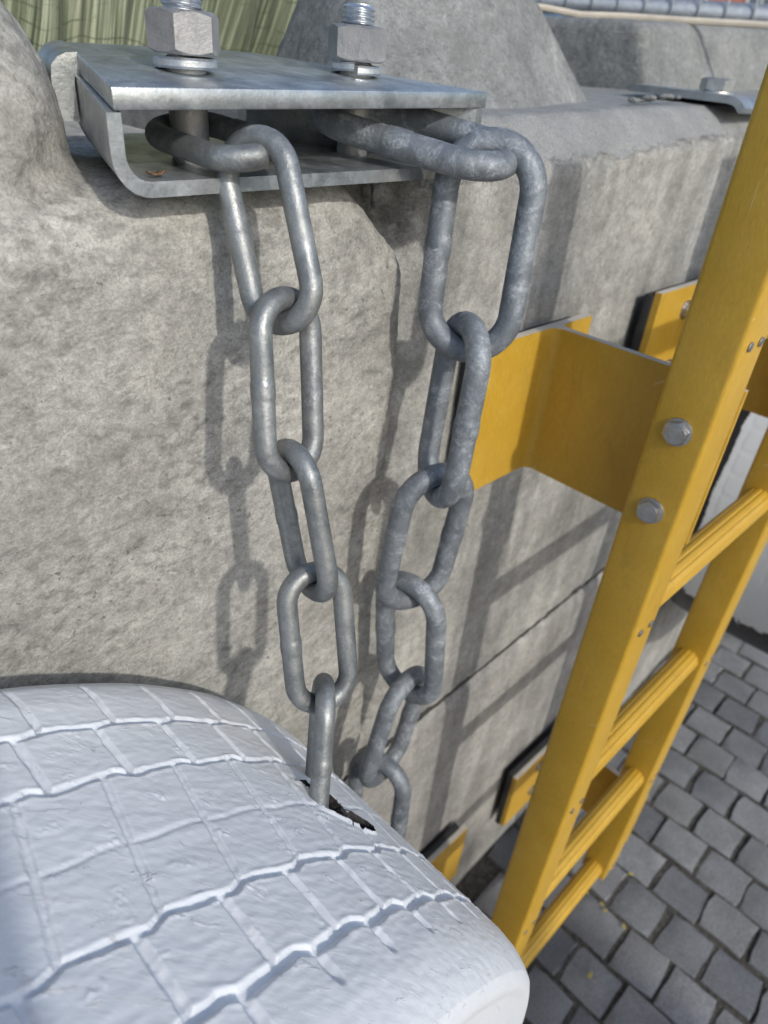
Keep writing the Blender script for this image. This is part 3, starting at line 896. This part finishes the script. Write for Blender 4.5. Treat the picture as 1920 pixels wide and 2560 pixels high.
# ------------------------------------------------------------------ tyre
PITCH = 360.0 / 69
def saw(u):                     # zigzag: slow rise, quick return
    u = u % 1.0
    return (u / 0.8 - 0.5) if u < 0.8 else (0.5 - (u - 0.8) / 0.2)
LATS = [33.6, 31.9, 30.0, 31.3, 33.95]        # phase of the cross grooves, rear row to front row
RT = 0.5
Y_REAR, Y_FRONT = 0.318, 0.057
def groove_y(k, th):
    base = (0.2785, 0.2380, 0.1525, 0.1100)[k]; ph = (33.6, 31.9, 33.2, 33.95)[k]
    s = saw((th - ph) / PITCH)
    amp = (0.0022, 0.0038, 0.0038, 0.0036)[k]
    return base + amp * s * (1 if k in (1, 3) else -1)
def smooth(x): 
    x = min(1.0, max(0.0, x)); return x * x * (3 - 2 * x)
def tread_h(th, y, detail=True):
    """radial offset of the painted tread at angle th (deg) and axial y"""
    h = 0.0; g = 0.0
    ys = [groove_y(k, th) for k in range(4)]
    row = sum(1 for q in ys if y < q)
    wob = 0.0012 * noise.noise(Vector((th * 0.9, y * 130, 0))) if detail else 0.0
    for k, q in enumerate(ys):
        wd = (0.0028, 0.0026, 0.0027, 0.0036)[k]; dp = (0.0019, 0.0017, 0.0018, 0.0030)[k]
        dd = abs(y - q + wob) / wd
        g = max(g, dp * (1 - smooth((dd - 0.40) / 0.45)))
        if detail: h += 0.0007 * max(0.0, 1 - abs(dd - 1.25) / 0.45) * max(0.0, 0.45 + noise.noise(Vector((th * 0.8, y * 60, k * 5.0))))
    # cross grooves
    ph = LATS[row]
    if row == 2: ph = 30.0 - (0.238 - y) / 0.0855 * 2.2
    u = ((th - ph) / PITCH + 0.5) % 1.0 - 0.5
    arc = abs(u) * R_(PITCH) * RT + wob * 0.6
    wd, dp = ((0.0030, 0.0030), (0.0032, 0.0026), (0.0030, 0.0018), (0.0036, 0.0028), (0.0040, 0.0034))[row]
    lim = 1.0
    if row == 4: lim = smooth((y - 0.088) / 0.008)
    g = max(g, lim * dp * (1 - smooth((arc / wd - 0.35) / 0.5)))
    if row == 2:                                            # faint centre line
        dd = abs(y - 0.1945 - 0.0010 * math.sin(th * 1.2)) / 0.0026
        g = max(g, 0.0007 * (1 - smooth(dd)))
    h -= g
    if detail:
        q = Vector((th * 0.14, y * 34, 0.0))
        h += 0.0004 * noise.noise(q * 2.2) + 0.0003 * noise.noise(Vector((th * 1.2, y * 260, 3.0)))
        lip = noise.noise(Vector((th * 0.55, y * 90, 7.0)))
        if lip > 0.25 and row in (1, 2, 3): h += 0.0007 * (lip - 0.25) * abs(noise.noise(Vector((th * 3, y * 300, 1.0)))) * 4
    return h, row

# profile from rear bead to front bead: (y, radius, is tread)
def tyre_profile(ny):
    pr = []
    rear = [(0.262, 0.290), (0.292, 0.297), (0.318, 0.325), (0.336, 0.370), (0.342, 0.410), (0.341, 0.445), (0.336, 0.470), (0.330, 0.486), (0.3245, 0.495)]
    for y, r in rear: pr.append((y, r, False))
    for i in range(ny + 1):
        y = Y_REAR + (Y_FRONT - Y_REAR) * i / ny
        e = max(0.0, abs(y - 0.185) - 0.115) / 0.018
        q_ = max(0.0, 0.092 - y) / 0.035
        pr.append((y, RT - 0.0022 * e * e - 0.0015 - 0.0085 * q_ * q_, True))
    front = [(0.0548, 0.4950), (0.0532, 0.4915), (0.0528, 0.4870), (0.0540, 0.4840), (0.0542, 0.4800), (0.0528, 0.4740), (0.0505, 0.4620), (0.0480, 0.445), (0.0465, 0.420), (0.0465, 0.395), (0.050, 0.370), (0.056, 0.345), (0.066, 0.320), (0.082, 0.300), (0.105, 0.290)]
    for y, r in front: pr.append((y, r - (0.0095 if r > 0.40 else 0.004), False))
    return pr

SLIT = [(46.2, 0.2165), (50.2, 0.1665)]
def slit_d(th, y):
    """signed: <0 inside the torn slit"""
    t = (0.2165 - y) / (0.2165 - 0.1665)
    if t < 0 or t > 1: return 1.0
    c = 46.5 + 3.6 * t + 0.5 * math.sin(t * 9)
    hw = 1.7 * (math.sin(math.pi * min(1, max(0, t))) ** 0.55) * (0.8 + 0.35 * t)
    return abs(th - c) - hw

XT, ZT, YT = -0.171, -0.749, 0.0

def build_tyre(obj_name, label, loc, fine, mat, slit):
    root = empty(obj_name, label, 'tyre', (loc[0], 0.18, loc[1] - RT), 'white painted tyres hung along the wall')
    off = Vector((0, -0.18, RT))
    def make(th0, th1, nth, ny, detail, split, gd=1.0):
        pr = tyre_profile(ny); npf = len(pr)
        full = abs(th1 - th0) >= 359.9
        cnt = nth if full else nth + 1
        ths = [th0 + (th1 - th0) * i / nth for i in range(cnt)]
        Vt = np.empty((cnt, npf, 3)); rows = np.full((cnt, npf), -1)
        for i, th in enumerate(ths):
            sn, cs = math.sin(R_(th)), math.cos(R_(th))
            for j, (y, r, tr) in enumerate(pr):
                if tr:
                    h, rw = tread_h(th, y, detail); rr = r + h * gd; rows[i, j] = rw
                    if slit and 40 < th < 56:
                        sd = slit_d(th, y)
                        if sd < 0.7: rr += 0.0016 * (0.7 - max(0, sd)) / 0.7
                else:
                    rr = r
                    if detail: rr += 0.0006 * noise.noise(Vector((th * 0.2, y * 60, 11)))
                Vt[i, j] = (sn * rr, y, cs * rr)
        # vertex normals from the whole sheet, so separate pieces shade as one skin
        du = np.empty_like(Vt); dv = np.empty_like(Vt)
        if full:
            du = np.roll(Vt, -1, 0) - np.roll(Vt, 1, 0)
        else:
            du[1:-1] = Vt[2:] - Vt[:-2]; du[0] = Vt[1] - Vt[0]; du[-1] = Vt[-1] - Vt[-2]
        dv[:, 1:-1] = Vt[:, 2:] - Vt[:, :-2]; dv[:, 0] = Vt[:, 1] - Vt[:, 0]; dv[:, -1] = Vt[:, -1] - Vt[:, -2]
        nn = np.cross(dv, du); nn /= np.linalg.norm(nn, axis=2, keepdims=True) + 1e-12
        rad = Vt.copy(); rad[..., 1] = 0
        if (nn[:, npf // 2] * rad[:, npf // 2]).sum() < 0: nn = -nn
        groups = {}
        lim = cnt if full else cnt - 1
        tr_idx = [j for j, q in enumerate(pr) if q[2]]
        for i in range(lim):
            i2 = (i + 1) % cnt
            thm = ths[i] + (th1 - th0) / nth / 2
            for j in range(npf - 1):
                if pr[j][2] and pr[j + 1][2]:
                    ym = (pr[j][0] + pr[j + 1][0]) / 2
                    if slit and slit_d(thm, ym) < 0: continue
                    if split:
                        rw = sum(1 for k in range(4) if ym < groove_y(k, thm))
                        ph = LATS[rw] if rw != 2 else 30.0 - (0.238 - ym) / 0.0855 * 2.2
                        key = ('b', rw, math.floor((thm - ph) / PITCH))
                    else: key = ('t',)
                else:
                    key = ('s', 0 if j < tr_idx[0] else 1)
                groups.setdefault(key, []).append((i * npf + j, i2 * npf + j, i2 * npf + j + 1, i * npf + j + 1))
        Vf = Vt.reshape(-1, 3); Nf = nn.reshape(-1, 3)
        for key, fs in groups.items():
            fa = np.array(fs); ids, inv = np.unique(fa, return_inverse=True); fa = inv.reshape(-1, 4)
            nm = {'b': 'tread_block', 't': 'tread', 's': 'sidewall'}[key[0]]
            me = bpy.data.meshes.new(nm)
            me.vertices.add(len(ids)); me.vertices.foreach_set('co', Vf[ids].ravel())
            me.loops.add(fa.size); me.loops.foreach_set('vertex_index', fa.ravel().astype(np.int32))
            me.polygons.add(len(fa)); me.polygons.foreach_set('loop_start', np.arange(0, fa.size, 4, dtype=np.int32))
            me.update(calc_edges=True); me.validate()
            pn = me.polygons[0].normal
            c0 = Vf[ids][fa[0]].mean(0); 
            if np.dot(np.array(pn), Nf[ids][fa[0]].mean(0)) < 0: me.flip_normals()
            finish(me, mat)
            me.normals_split_custom_set_from_vertices(Nf[ids])
            ob = link(bpy.data.objects.new(nm, me), root); ob.location = off
    if fine:
        make(8.0, 8.0 + PITCH * 14, 14 * 60, 290, True, True)
        make(8.0 + PITCH * 14, 368.0, 55 * 8, 70, False, False)
    else:
        make(0.0, 360.0, 69 * 10, 80, False, False, 0.28)
    # inner lining, closes the hollow tyre
    V = []; F = []; pr = [(0.262, 0.286), (0.30, 0.32), (0.327, 0.40), (0.318, 0.455), (0.29, 0.471), (0.08, 0.471), (0.055, 0.455), (0.045, 0.40), (0.075, 0.31), (0.105, 0.286)]
    nt_ = 72
    for i in range(nt_):
        a = 2 * math.pi * i / nt_
        for y, r in pr: V.append((math.sin(a) * r, y, math.cos(a) * r))
    k_ = len(pr)
    for i in range(nt_):
        for j in range(k_ - 1): F.append((i * k_ + j, ((i + 1) % nt_) * k_ + j, ((i + 1) % nt_) * k_ + j + 1, i * k_ + j + 1))
    o_ = mesh_np('inner_lining', V, F, M_RUBBER, root); o_.location = off
    return root, off

tyre, toff = build_tyre('white_tyre', 'large white painted tyre in the foreground, a chain through its tread', (XT, ZT), True, M_PAINT, True)
# torn rubber lining the slit
V = []; F = []; ring = []
ts = [i / 40 for i in range(41)]
for s in (-1, 1):
    for t in (ts if s < 0 else ts[::-1][1:-1]):
        y = 0.2165 - t * 0.05
        c = 46.5 + 3.6 * t + 0.5 * math.sin(t * 9)
        hw = 1.7 * (math.sin(math.pi * t) ** 0.55) * (0.8 + 0.35 * t)
        ring.append((c + s * (hw + 0.12), y))
nR = len(ring); lev = [0.0015, -0.004, -0.010, -0.018, -0.028]
for li, dz in enumerate(lev):
    for i, (th, y) in enumerate(ring):
        jt = noise.noise(Vector((i * 0.7, li * 1.7, 2.0)))
        h = tread_h(th, y, False)[0]
        rr = RT - 0.0015 + h + dz + 0.0018 * jt * (1 if li == 0 else 0.5)
        tt = th + (jt * 0.16 if li else 0.0) 
        V.append((math.sin(R_(tt)) * rr, y + jt * 0.0008, math.cos(R_(tt)) * rr))
for li in range(len(lev) - 1):
    for i in range(nR): F.append((li * nR + i, li * nR + (i + 1) % nR, (li + 1) * nR + (i + 1) % nR, (li + 1) * nR + i))
o = mesh_np('torn_edge', V, F, M_TORN, tyre); o.location = toff
o['label'] = 'frayed dark rubber edge of the slit'
rnd = random.Random(3)
for k in range(9):
    i = rnd.randrange(nR); th, y = ring[i]
    if k < 6: th, y = ring[24 + k * 2]
    bm = bmesh.new(); bmesh.ops.create_icosphere(bm, subdivisions=2, radius=rnd.uniform(0.0016, 0.0034))
    for v in bm.verts: v.co *= 1 + 0.7 * noise.noise(v.co * 500 + Vector((k, 0, 0)))
    rr = RT - 0.0035
    bmesh.ops.translate(bm, verts=bm.verts, vec=(math.sin(R_(th)) * rr, y, math.cos(R_(th)) * rr))
    o = mesh_bm('rubber_shred', bm, M_TORN, tyre, True, 30); o.location = toff

tyre2, _ = build_tyre('white_tyre', 'second white tyre with black unpainted underside, seen through and beyond the ladder', (1.77, -0.65), False, M_PAINT2, False)

# ------------------------------------------------------------------ far strap bracket on the ledge
strap = empty('strap_bracket', 'galvanised bent strap bolted on the ledge at the far right', 'strap bracket', (1.05, 0.43, -0.02))
xs0, xs1 = 1.0, 1.13
pth = [(0.512, -0.0045), (0.384, -0.0065)]
for a in range(4):
    t = R_(90 + a * 18); pth.append((0.380 + 0.028 * math.cos(t), -0.0345 + 0.028 * math.sin(t)))
V = []; F = []; tt = 0.0085
for x in (xs0, xs1):
    for (y, z) in pth: V.append((x, y, z))
    for i, (y, z) in enumerate(pth):
        a = pth[max(0, i - 1)]; b = pth[min(len(pth) - 1, i + 1)]
        tx, tz = b[0] - a[0], b[1] - a[1]; L_ = math.hypot(tx, tz)
        V.append((x, y - tz / L_ * tt * -1, z + tx / L_ * tt) if False else (x, y + (-tz / L_) * tt, z + (tx / L_) * tt))
k = len(pth)
bm = bmesh.new(); bvs = [bm.verts.new(v) for v in V]
for i in range(k - 1):
    for q in ((i, i + 1, 2 * k + i + 1, 2 * k + i), (k + i, 3 * k + i, 3 * k + i + 1, k + i + 1), (i, k + i, k + i + 1, i + 1), (2 * k + i, 2 * k + i + 1, 3 * k + i + 1, 3 * k + i)):
        bm.faces.new([bvs[j] for j in q])
for e in (0, k - 1): bm.faces.new([bvs[j] for j in (e, 2 * k + e, 3 * k + e, k + e)])
bmesh.ops.bevel(bm, geom=[e for e in bm.edges if e.calc_face_angle(0) > R_(60)], offset=0.0012, segments=2, profile=0.5, affect='EDGES')
o = mesh_bm('strap', bm, M_PLATE, strap, True, 40); o.location = -Vector(strap.location)
hb = hex_nut('bolt_head', 0.036, 0.015, 0.006, M_STEEL, strap, 0.3, 0.94, True); hb.location = Vector((1.065, 0.425, -0.0045)) - Vector(strap.location)
cyl('washer', 0.024, -0.0035, 0.0005, M_STEEL, hb, 36, 0.0006)

# ------------------------------------------------------------------ pavement of granite setts
pave = struct(bpy.data.objects.new('pavement', None)); link(pave); pave.location = (0, 0, GZ)
base = box('bedding', (-0.2, -1.4, -0.06), (3.4, 0.40, -0.0042), M_SKIRT, pave, 0)
protos = []
for k in range(12):
    rr = random.Random(k + 40)
    hx, hy = 0.0480 + rr.uniform(-0.0035, 0.0020), 0.0478 + rr.uniform(-0.0040, 0.0020)
    bm = bmesh.new()
    n_ = 6; grid = {}
    cors = []
    for ci, (sx, sy) in enumerate(((-1, -1), (1, -1), (1, 1), (-1, 1))):
        cx, cy = sx * hx + rr.uniform(-.003, .003), sy * hy + rr.uniform(-.003, .003)
        nx_, ny_ = (((1, -1), (1, 1), (-1, 1), (-1, -1)))[ci]
        nxt = (nx_ * hx, ny_ * hy)
        cors.append((cx, cy))
        for f_ in (0.33, 0.67): cors.append((cx + (nxt[0] - cx) * f_ + rr.uniform(-.0022, .0022), cy + (nxt[1] - cy) * f_ + rr.uniform(-.0022, .0022)))
    lv = [bm.verts.new((*c, -0.05)) for c in cors]; hv = [bm.verts.new((*c, 0.0)) for c in cors]
    bm.faces.new(hv)
    for i in range(12): j = (i + 1) % 12; bm.faces.new((lv[i], lv[j], hv[j], hv[i]))
    top_e = [e for e in bm.edges if all(v.co.z > -0.01 for v in e.verts)]
    bmesh.ops.bevel(bm, geom=top_e, offset=0.0030, segments=2, profile=0.6, affect='EDGES')
    bmesh.ops.recalc_face_normals(bm, faces=bm.faces)
    for v in bm.verts:
        q = v.co * 45 + Vector((k * 9.0, 0, 0))
        v.co += Vector((noise.noise(q), noise.noise(q + Vector((5, 5, 5))), 0.3 * noise.noise(q + Vector((9, 1, 2))))) * 0.0017
    me = bpy.data.meshes.new('sett'); bm.to_mesh(me); bm.free(); finish(me, M_SETT, True, 38)
    protos.append(me)
rp = random.Random(11); cnt = 0
for r in range(-5, 17):
    xc = 1.031 + r * 0.1025
    yc0 = 0.062 if r % 2 == 0 else 0.0115
    for c in range(-8, 4):
        yc = yc0 + c * 0.1015 + rp.uniform(-0.003, 0.003)
        if yc > 0.352 or yc < -0.62: continue
        if cnt >= 300: continue
        s = link(bpy.data.objects.new('sett', protos[rp.randrange(12)]), pave); cnt += 1
        s.location = (xc + rp.uniform(-0.003, 0.003), yc, rp.uniform(-0.0035, 0.0025))
        s.rotation_euler = (rp.uniform(-.02, .02), rp.uniform(-.02, .02), rp.choice((0, math.pi)) + rp.uniform(-.035, .035))
gm = bpy.data.meshes.new('ground'); s_ = 250
gm.from_pydata([(-s_, -s_, 0), (s_, -s_, 0), (s_, s_, 0), (-s_, s_, 0)], [], [(0, 1, 2, 3)]); gm.materials.append(M_PAVEFAR)
g = struct(link(bpy.data.objects.new('ground', gm))); g.location = (0, 0, GZ - 0.012)

# fallen yellow leaflets on the setts
for k, px in enumerate(((1474, 2440), (1505, 2262), (1513, 2278), (1560, 2318), (1576, 2186), (1310, 2472), (1465, 2232), (1455, 2206))):
    r = ray(px); q = r * (GZ + 0.003) / r.z
    V = []; F = []
    for i in range(7):
        for j in range(3):
            u = i / 6 - 0.5; v = j - 1
            V.append((u * 0.015, v * 0.0038 * (1 - 3.2 * u * u), 0.0015 + 0.002 * abs(v) + 0.001 * math.sin(i + k)))
    for i in range(6):
        for j in range(2): F.append((i * 3 + j, i * 3 + j + 1, (i + 1) * 3 + j + 1, (i + 1) * 3 + j))
    o = mesh_np('yellow_leaf', V, F, M_LEAF_Y); o.location = q; o.rotation_euler = (0.1, 0.1, k * 1.3)
    s = 0.75 if k else 1.1
    o.scale = (s, s, s)
    md = o.modifiers.new('s', 'SOLIDIFY'); md.thickness = 0.0005
    tag(o, ('largest yellow leaf, lying alone on a shaded sett', 'yellow leaf on the joint right of the lowest rung', 'yellow leaf just below another beside the lowest rung', 'yellow leaf furthest from the ladder on a lit joint', 'tiny yellow leaf at the corner of a lit sett by the right stile', 'yellow leaf next to the tyre edge on the dark setts', 'yellow leaf close under the lowest rung', 'uppermost yellow leaf under the lowest rung')[k], 'leaf', 'fallen yellow leaves on the setts')

# ------------------------------------------------------------------ background over the wall
def sheet(name, fn, nu, nv, mat, th):
    V = [fn(i / nu, j / nv) for i in range(nu + 1) for j in range(nv + 1)]
    F = [(i * (nv + 1) + j, (i + 1) * (nv + 1) + j, (i + 1) * (nv + 1) + j + 1, i * (nv + 1) + j + 1) for i in range(nu) for j in range(nv)]
    o_ = mesh_np(name, V, F, mat)
    md_ = o_.modifiers.new('s', 'SOLIDIFY'); md_.thickness = th
    return o_
def tarp_fn(u, v):
    x = 0.20 + 0.75 * u; z = -0.10 + 0.40 * v
    y = 0.84 + 0.10 * u - 0.05 * v + 0.016 * math.sin(x * 48 + 2.0 * v) + 0.010 * math.sin(x * 95 + 1.3 + 3 * v) + 0.012 * noise.noise(Vector((x * 14, z * 9, 0)))
    return (x + 0.09 * v, y, z)
o = sheet('green_tarpaulin', tarp_fn, 140, 30, M_TARP, 0.001)
tag(o, 'creased green woven tarpaulin hanging behind the stud at top left', 'tarpaulin')
def blue_fn(u, v):
    x = 1.25 + 1.2 * u; z = -0.3 + 0.47 * v
    return (x, 1.75 - 0.35 * u + 0.03 * math.sin(x * 9 + v * 4), z)
o = sheet('blue_sheeting', blue_fn, 40, 12, M_BLUE, 0.002)
tag(o, 'dark blue sheeting behind the concrete studs at the top', 'sheeting')

def pol(az, rho, k): return Vector((math.cos(az) * rho, math.sin(az) * rho, k * rho))
# pale batten
pts = []
for x, y, k in ((0.78, 0.626, 0.0625), (0.812, 0.583, 0.0605), (0.833, 0.553, 0.0600), (0.854, 0.520, 0.0565), (0.879, 0.478, 0.0585), (0.906, 0.423, 0.0590), (0.931, 0.366, 0.0600), (0.955, 0.296, 0.0605)):
    pts.append(Vector((x, y, 0)).normalized() * 1.42 + Vector((0, 0, k * 1.42)))
V, F = tube(pts, 0.0050, 8)
o = mesh_np('pale_strip', V, F, M_BATTEN, None, True, 40)
tag(o, 'long pale warped strip lying along the tops of the studs below the fence tube', 'batten')

fe = empty('fence_panel', 'wire mesh fence panel with a grey bottom tube at the top right', 'fence', (1.65, 0.9, 0.1))
a0 = Vector((1.32, 1.494, 0.122)); a1 = Vector((1.99, 0.282, 0.130))
fd = (a1 - a0).normalized()
V, F = tube([a0 + fd * (t * (a1 - a0).length) for t in (0, 0.25, 0.5, 0.75, 1)], 0.021, 20)
o = mesh_np('bottom_tube', V, F, M_RAIL, fe, True, 40); o.location = -Vector(fe.location)
side = Vector((fd.y, -fd.x, 0)).normalized()
if side.dot(Vector((-1, -1, 0))) < 0: side = -side
nw = 26
for i in range(nw):
    c = a0 + fd * ((a1 - a0).length * (i + 0.5) / nw) + Vector((0, 0, 0))
    pp = [c + side * 0.0225 + Vector((0, 0, 0.75)), c + side * 0.0230 + Vector((0, 0, 0.02)), c + side * 0.0225 + Vector((0, 0, -0.004)), c + side * 0.014 + Vector((0, 0, -0.0185)), c + Vector((0, 0, -0.0225))]
    V, F = tube(pp, 0.0019, 6)
    o = mesh_np('mesh_wire', V, F, M_WIRE, fe, True, 60); o.location = -Vector(fe.location)
for z in (0.09, 0.29, 0.49, 0.69):
    V, F = tube([a0 + side * 0.026 + Vector((0, 0, z)), a1 + side * 0.026 + Vector((0, 0, z))], 0.0019, 6)
    o = mesh_np('cross_wire', V, F, M_WIRE, fe, True, 60); o.location = -Vector(fe.location)

# brick building far behind the fence
bl = empty('brick_building', 'red brick building with white window trim far behind the fence', 'building', (36, 17, GZ))
bl.rotation_euler = (0, 0, R_(-62))
box('wall', (-13, 0, 0), (13, 9, 12), M_BRICK, bl, 0)
for fl in range(4):
    for c in range(9):
        x = -11.6 + c * 2.85; z = 0.9 + fl * 2.9
        wdw = box('window', (x, -0.08, z), (x + 1.25, 0.05, z + 1.75), M_WHITE_TRIM, bl, 0.01, 1)
        box('pane', (x + 0.10, -0.10, z + 0.10), (x + 0.59, 0.0, z + 1.65), M_GLASS, wdw, 0)
        box('pane', (x + 0.66, -0.10, z + 0.10), (x + 1.15, 0.0, z + 1.65), M_GLASS, wdw, 0)

# ------------------------------------------------------------------ two people behind the camera, whose shadows fall on the scene
M_CLOTH = simple('dark jacket', (0.05, 0.06, 0.08), 0.9, 200, 0.4)
M_SKIN = simple('skin', (0.55, 0.36, 0.27), 0.55)
M_HAIR = simple('brown hair', (0.07, 0.045, 0.03), 0.7)
def person(label, base, yaw, arms, height=1.74):
    root = empty('person', label, 'person', (base[0], base[1], GZ)); root.rotation_euler = (0, 0, yaw)
    k = height / 1.74
    J = {'pel': (0, 0, 0.96, .15), 'bel': (0, 0.01, 1.10, .145), 'che': (0, 0.0, 1.30, .165), 'nk0': (0, 0, 1.45, .075), 'nk1': (0, 0.01, 1.52, .058),
         'hd0': (0, 0.02, 1.58, .080), 'hd1': (0, 0.02, 1.66, .088), 'hd2': (0, 0.01, 1.72, .050)}
    E = [('pel', 'bel'), ('bel', 'che'), ('che', 'nk0'), ('nk0', 'nk1'), ('nk1', 'hd0'), ('hd0', 'hd1'), ('hd1', 'hd2')]
    for s_, sg in (('l', -1), ('r', 1)):
        J['hp' + s_] = (sg * .10, 0, 0.90, .095); J['kn' + s_] = (sg * .11, 0.02, 0.50, .062); J['an' + s_] = (sg * .115, -0.01, 0.09, .042)
        J['he' + s_] = (sg * .115, -0.03, 0.035, .036); J['to' + s_] = (sg * .135, 0.16, 0.03, .034)
        J['sh' + s_] = (sg * .185, 0, 1.40, .065)
        el, wr, hn = arms
        J['el' + s_] = (sg * el[0], el[1], el[2], .046); J['wr' + s_] = (sg * wr[0], wr[1], wr[2], .030); J['pm' + s_] = (sg * hn[0], hn[1], hn[2], .034)
        E += [('pel', 'hp' + s_), ('hp' + s_, 'kn' + s_), ('kn' + s_, 'an' + s_), ('an' + s_, 'he' + s_), ('an' + s_, 'to' + s_), ('che', 'sh' + s_), ('sh' + s_, 'el' + s_), ('el' + s_, 'wr' + s_), ('wr' + s_, 'pm' + s_)]
        dx = Vector(hn) - Vector(wr); dx.normalize()
        for f_ in range(4):
            nm = 'f%d%s' % (f_, s_); o1 = Vector((hn[0] + (f_ - 1.5) * 0.018, hn[1], hn[2])) + dx * 0.035; o2 = o1 + dx * (0.045 - 0.006 * abs(f_ - 1.3)) + Vector((0, 0.008, -0.006))
            J[nm] = (sg * o1.x, o1.y, o1.z, .009); J[nm + 'e'] = (sg * o2.x, o2.y, o2.z, .008); E += [('pm' + s_, nm), (nm, nm + 'e')]
        th_ = Vector(hn) + Vector((-0.045, 0.0, 0.015)); J['t' + s_] = (sg * th_.x, th_.y, th_.z, .010); E.append(('pm' + s_, 't' + s_))
    names = list(J); idx = {q: i for i, q in enumerate(names)}
    me = bpy.data.meshes.new('body')
    me.from_pydata([tuple(c * k for c in J[q][:3]) for q in names], [(idx[a], idx[b]) for a, b in E], [])
    ob = bpy.data.objects.new('body', me); COL.objects.link(ob)
    md_ = ob.modifiers.new('skin', 'SKIN'); sv = me.skin_vertices[0].data
    for q, i in idx.items(): sv[i].radius = (J[q][3] * k, J[q][3] * k); sv[i].use_root = (q == 'pel')
    ob.modifiers.new('sub', 'SUBSURF').levels = 2
    dg = bpy.context.evaluated_depsgraph_get(); nm_ = bpy.data.meshes.new_from_object(ob.evaluated_get(dg))
    bpy.data.objects.remove(ob); nm_.name = 'body'; nm_.materials.clear()
    nm_.materials.append(M_CLOTH); nm_.materials.append(M_SKIN)
    for p_ in nm_.polygons:
        c = p_.center
        hand = min((c - Vector((sg * arms[2][0], arms[2][1], arms[2][2])) * k).length for sg in (-1, 1)) < 0.10
        p_.material_index = 1 if (c.z > 1.50 * k or hand) else 0; p_.use_smooth = True
    link(bpy.data.objects.new('body', nm_), root)
    bm = bmesh.new(); bmesh.ops.create_uvsphere(bm, u_segments=24, v_segments=16, radius=0.104 * k)
    for v in bm.verts:
        v.co.y *= 1.08; v.co.z *= 1.05
        if v.co.y > 0.03 and v.co.z < 0.035: v.co.y = 0.03
        v.co += Vector((0, 0.005, 1.675)) * k
    mesh_bm('hair', bm, M_HAIR, root, True, 40)
    for nm2, px, pz, ry in (('nose', 0, 1.625, .014), ('eye', -.033, 1.65, .010), ('eye', .033, 1.65, .010), ('mouth', 0, 1.585, .016)):
        bm = bmesh.new(); bmesh.ops.create_uvsphere(bm, u_segments=12, v_segments=8, radius=ry * k)
        bmesh.ops.translate(bm, verts=bm.verts, vec=(px * k, 0.103 * k, pz * k)); mesh_bm(nm2, bm, M_SKIN if nm2 in ('nose', 'mouth') else M_HAIR, root)
    return root
fw = Vector((0.755, 0.655))
person('person in a dark jacket behind the camera, holding both hands up to it', (-fw.x * 0.42 - 0.048, -fw.y * 0.42 + 0.03), math.atan2(fw.y, fw.x) - math.pi / 2,
       ((0.29, 0.10, 1.16), (0.10, 0.30, 1.38), (0.075, 0.34, 1.41)))
person('person in a dark jacket standing some way off in front of the wall', (0.27, -2.0), 0.0,
       ((0.27, -0.03, 1.12), (0.25, 0.10, 0.92), (0.24, 0.13, 0.84)))
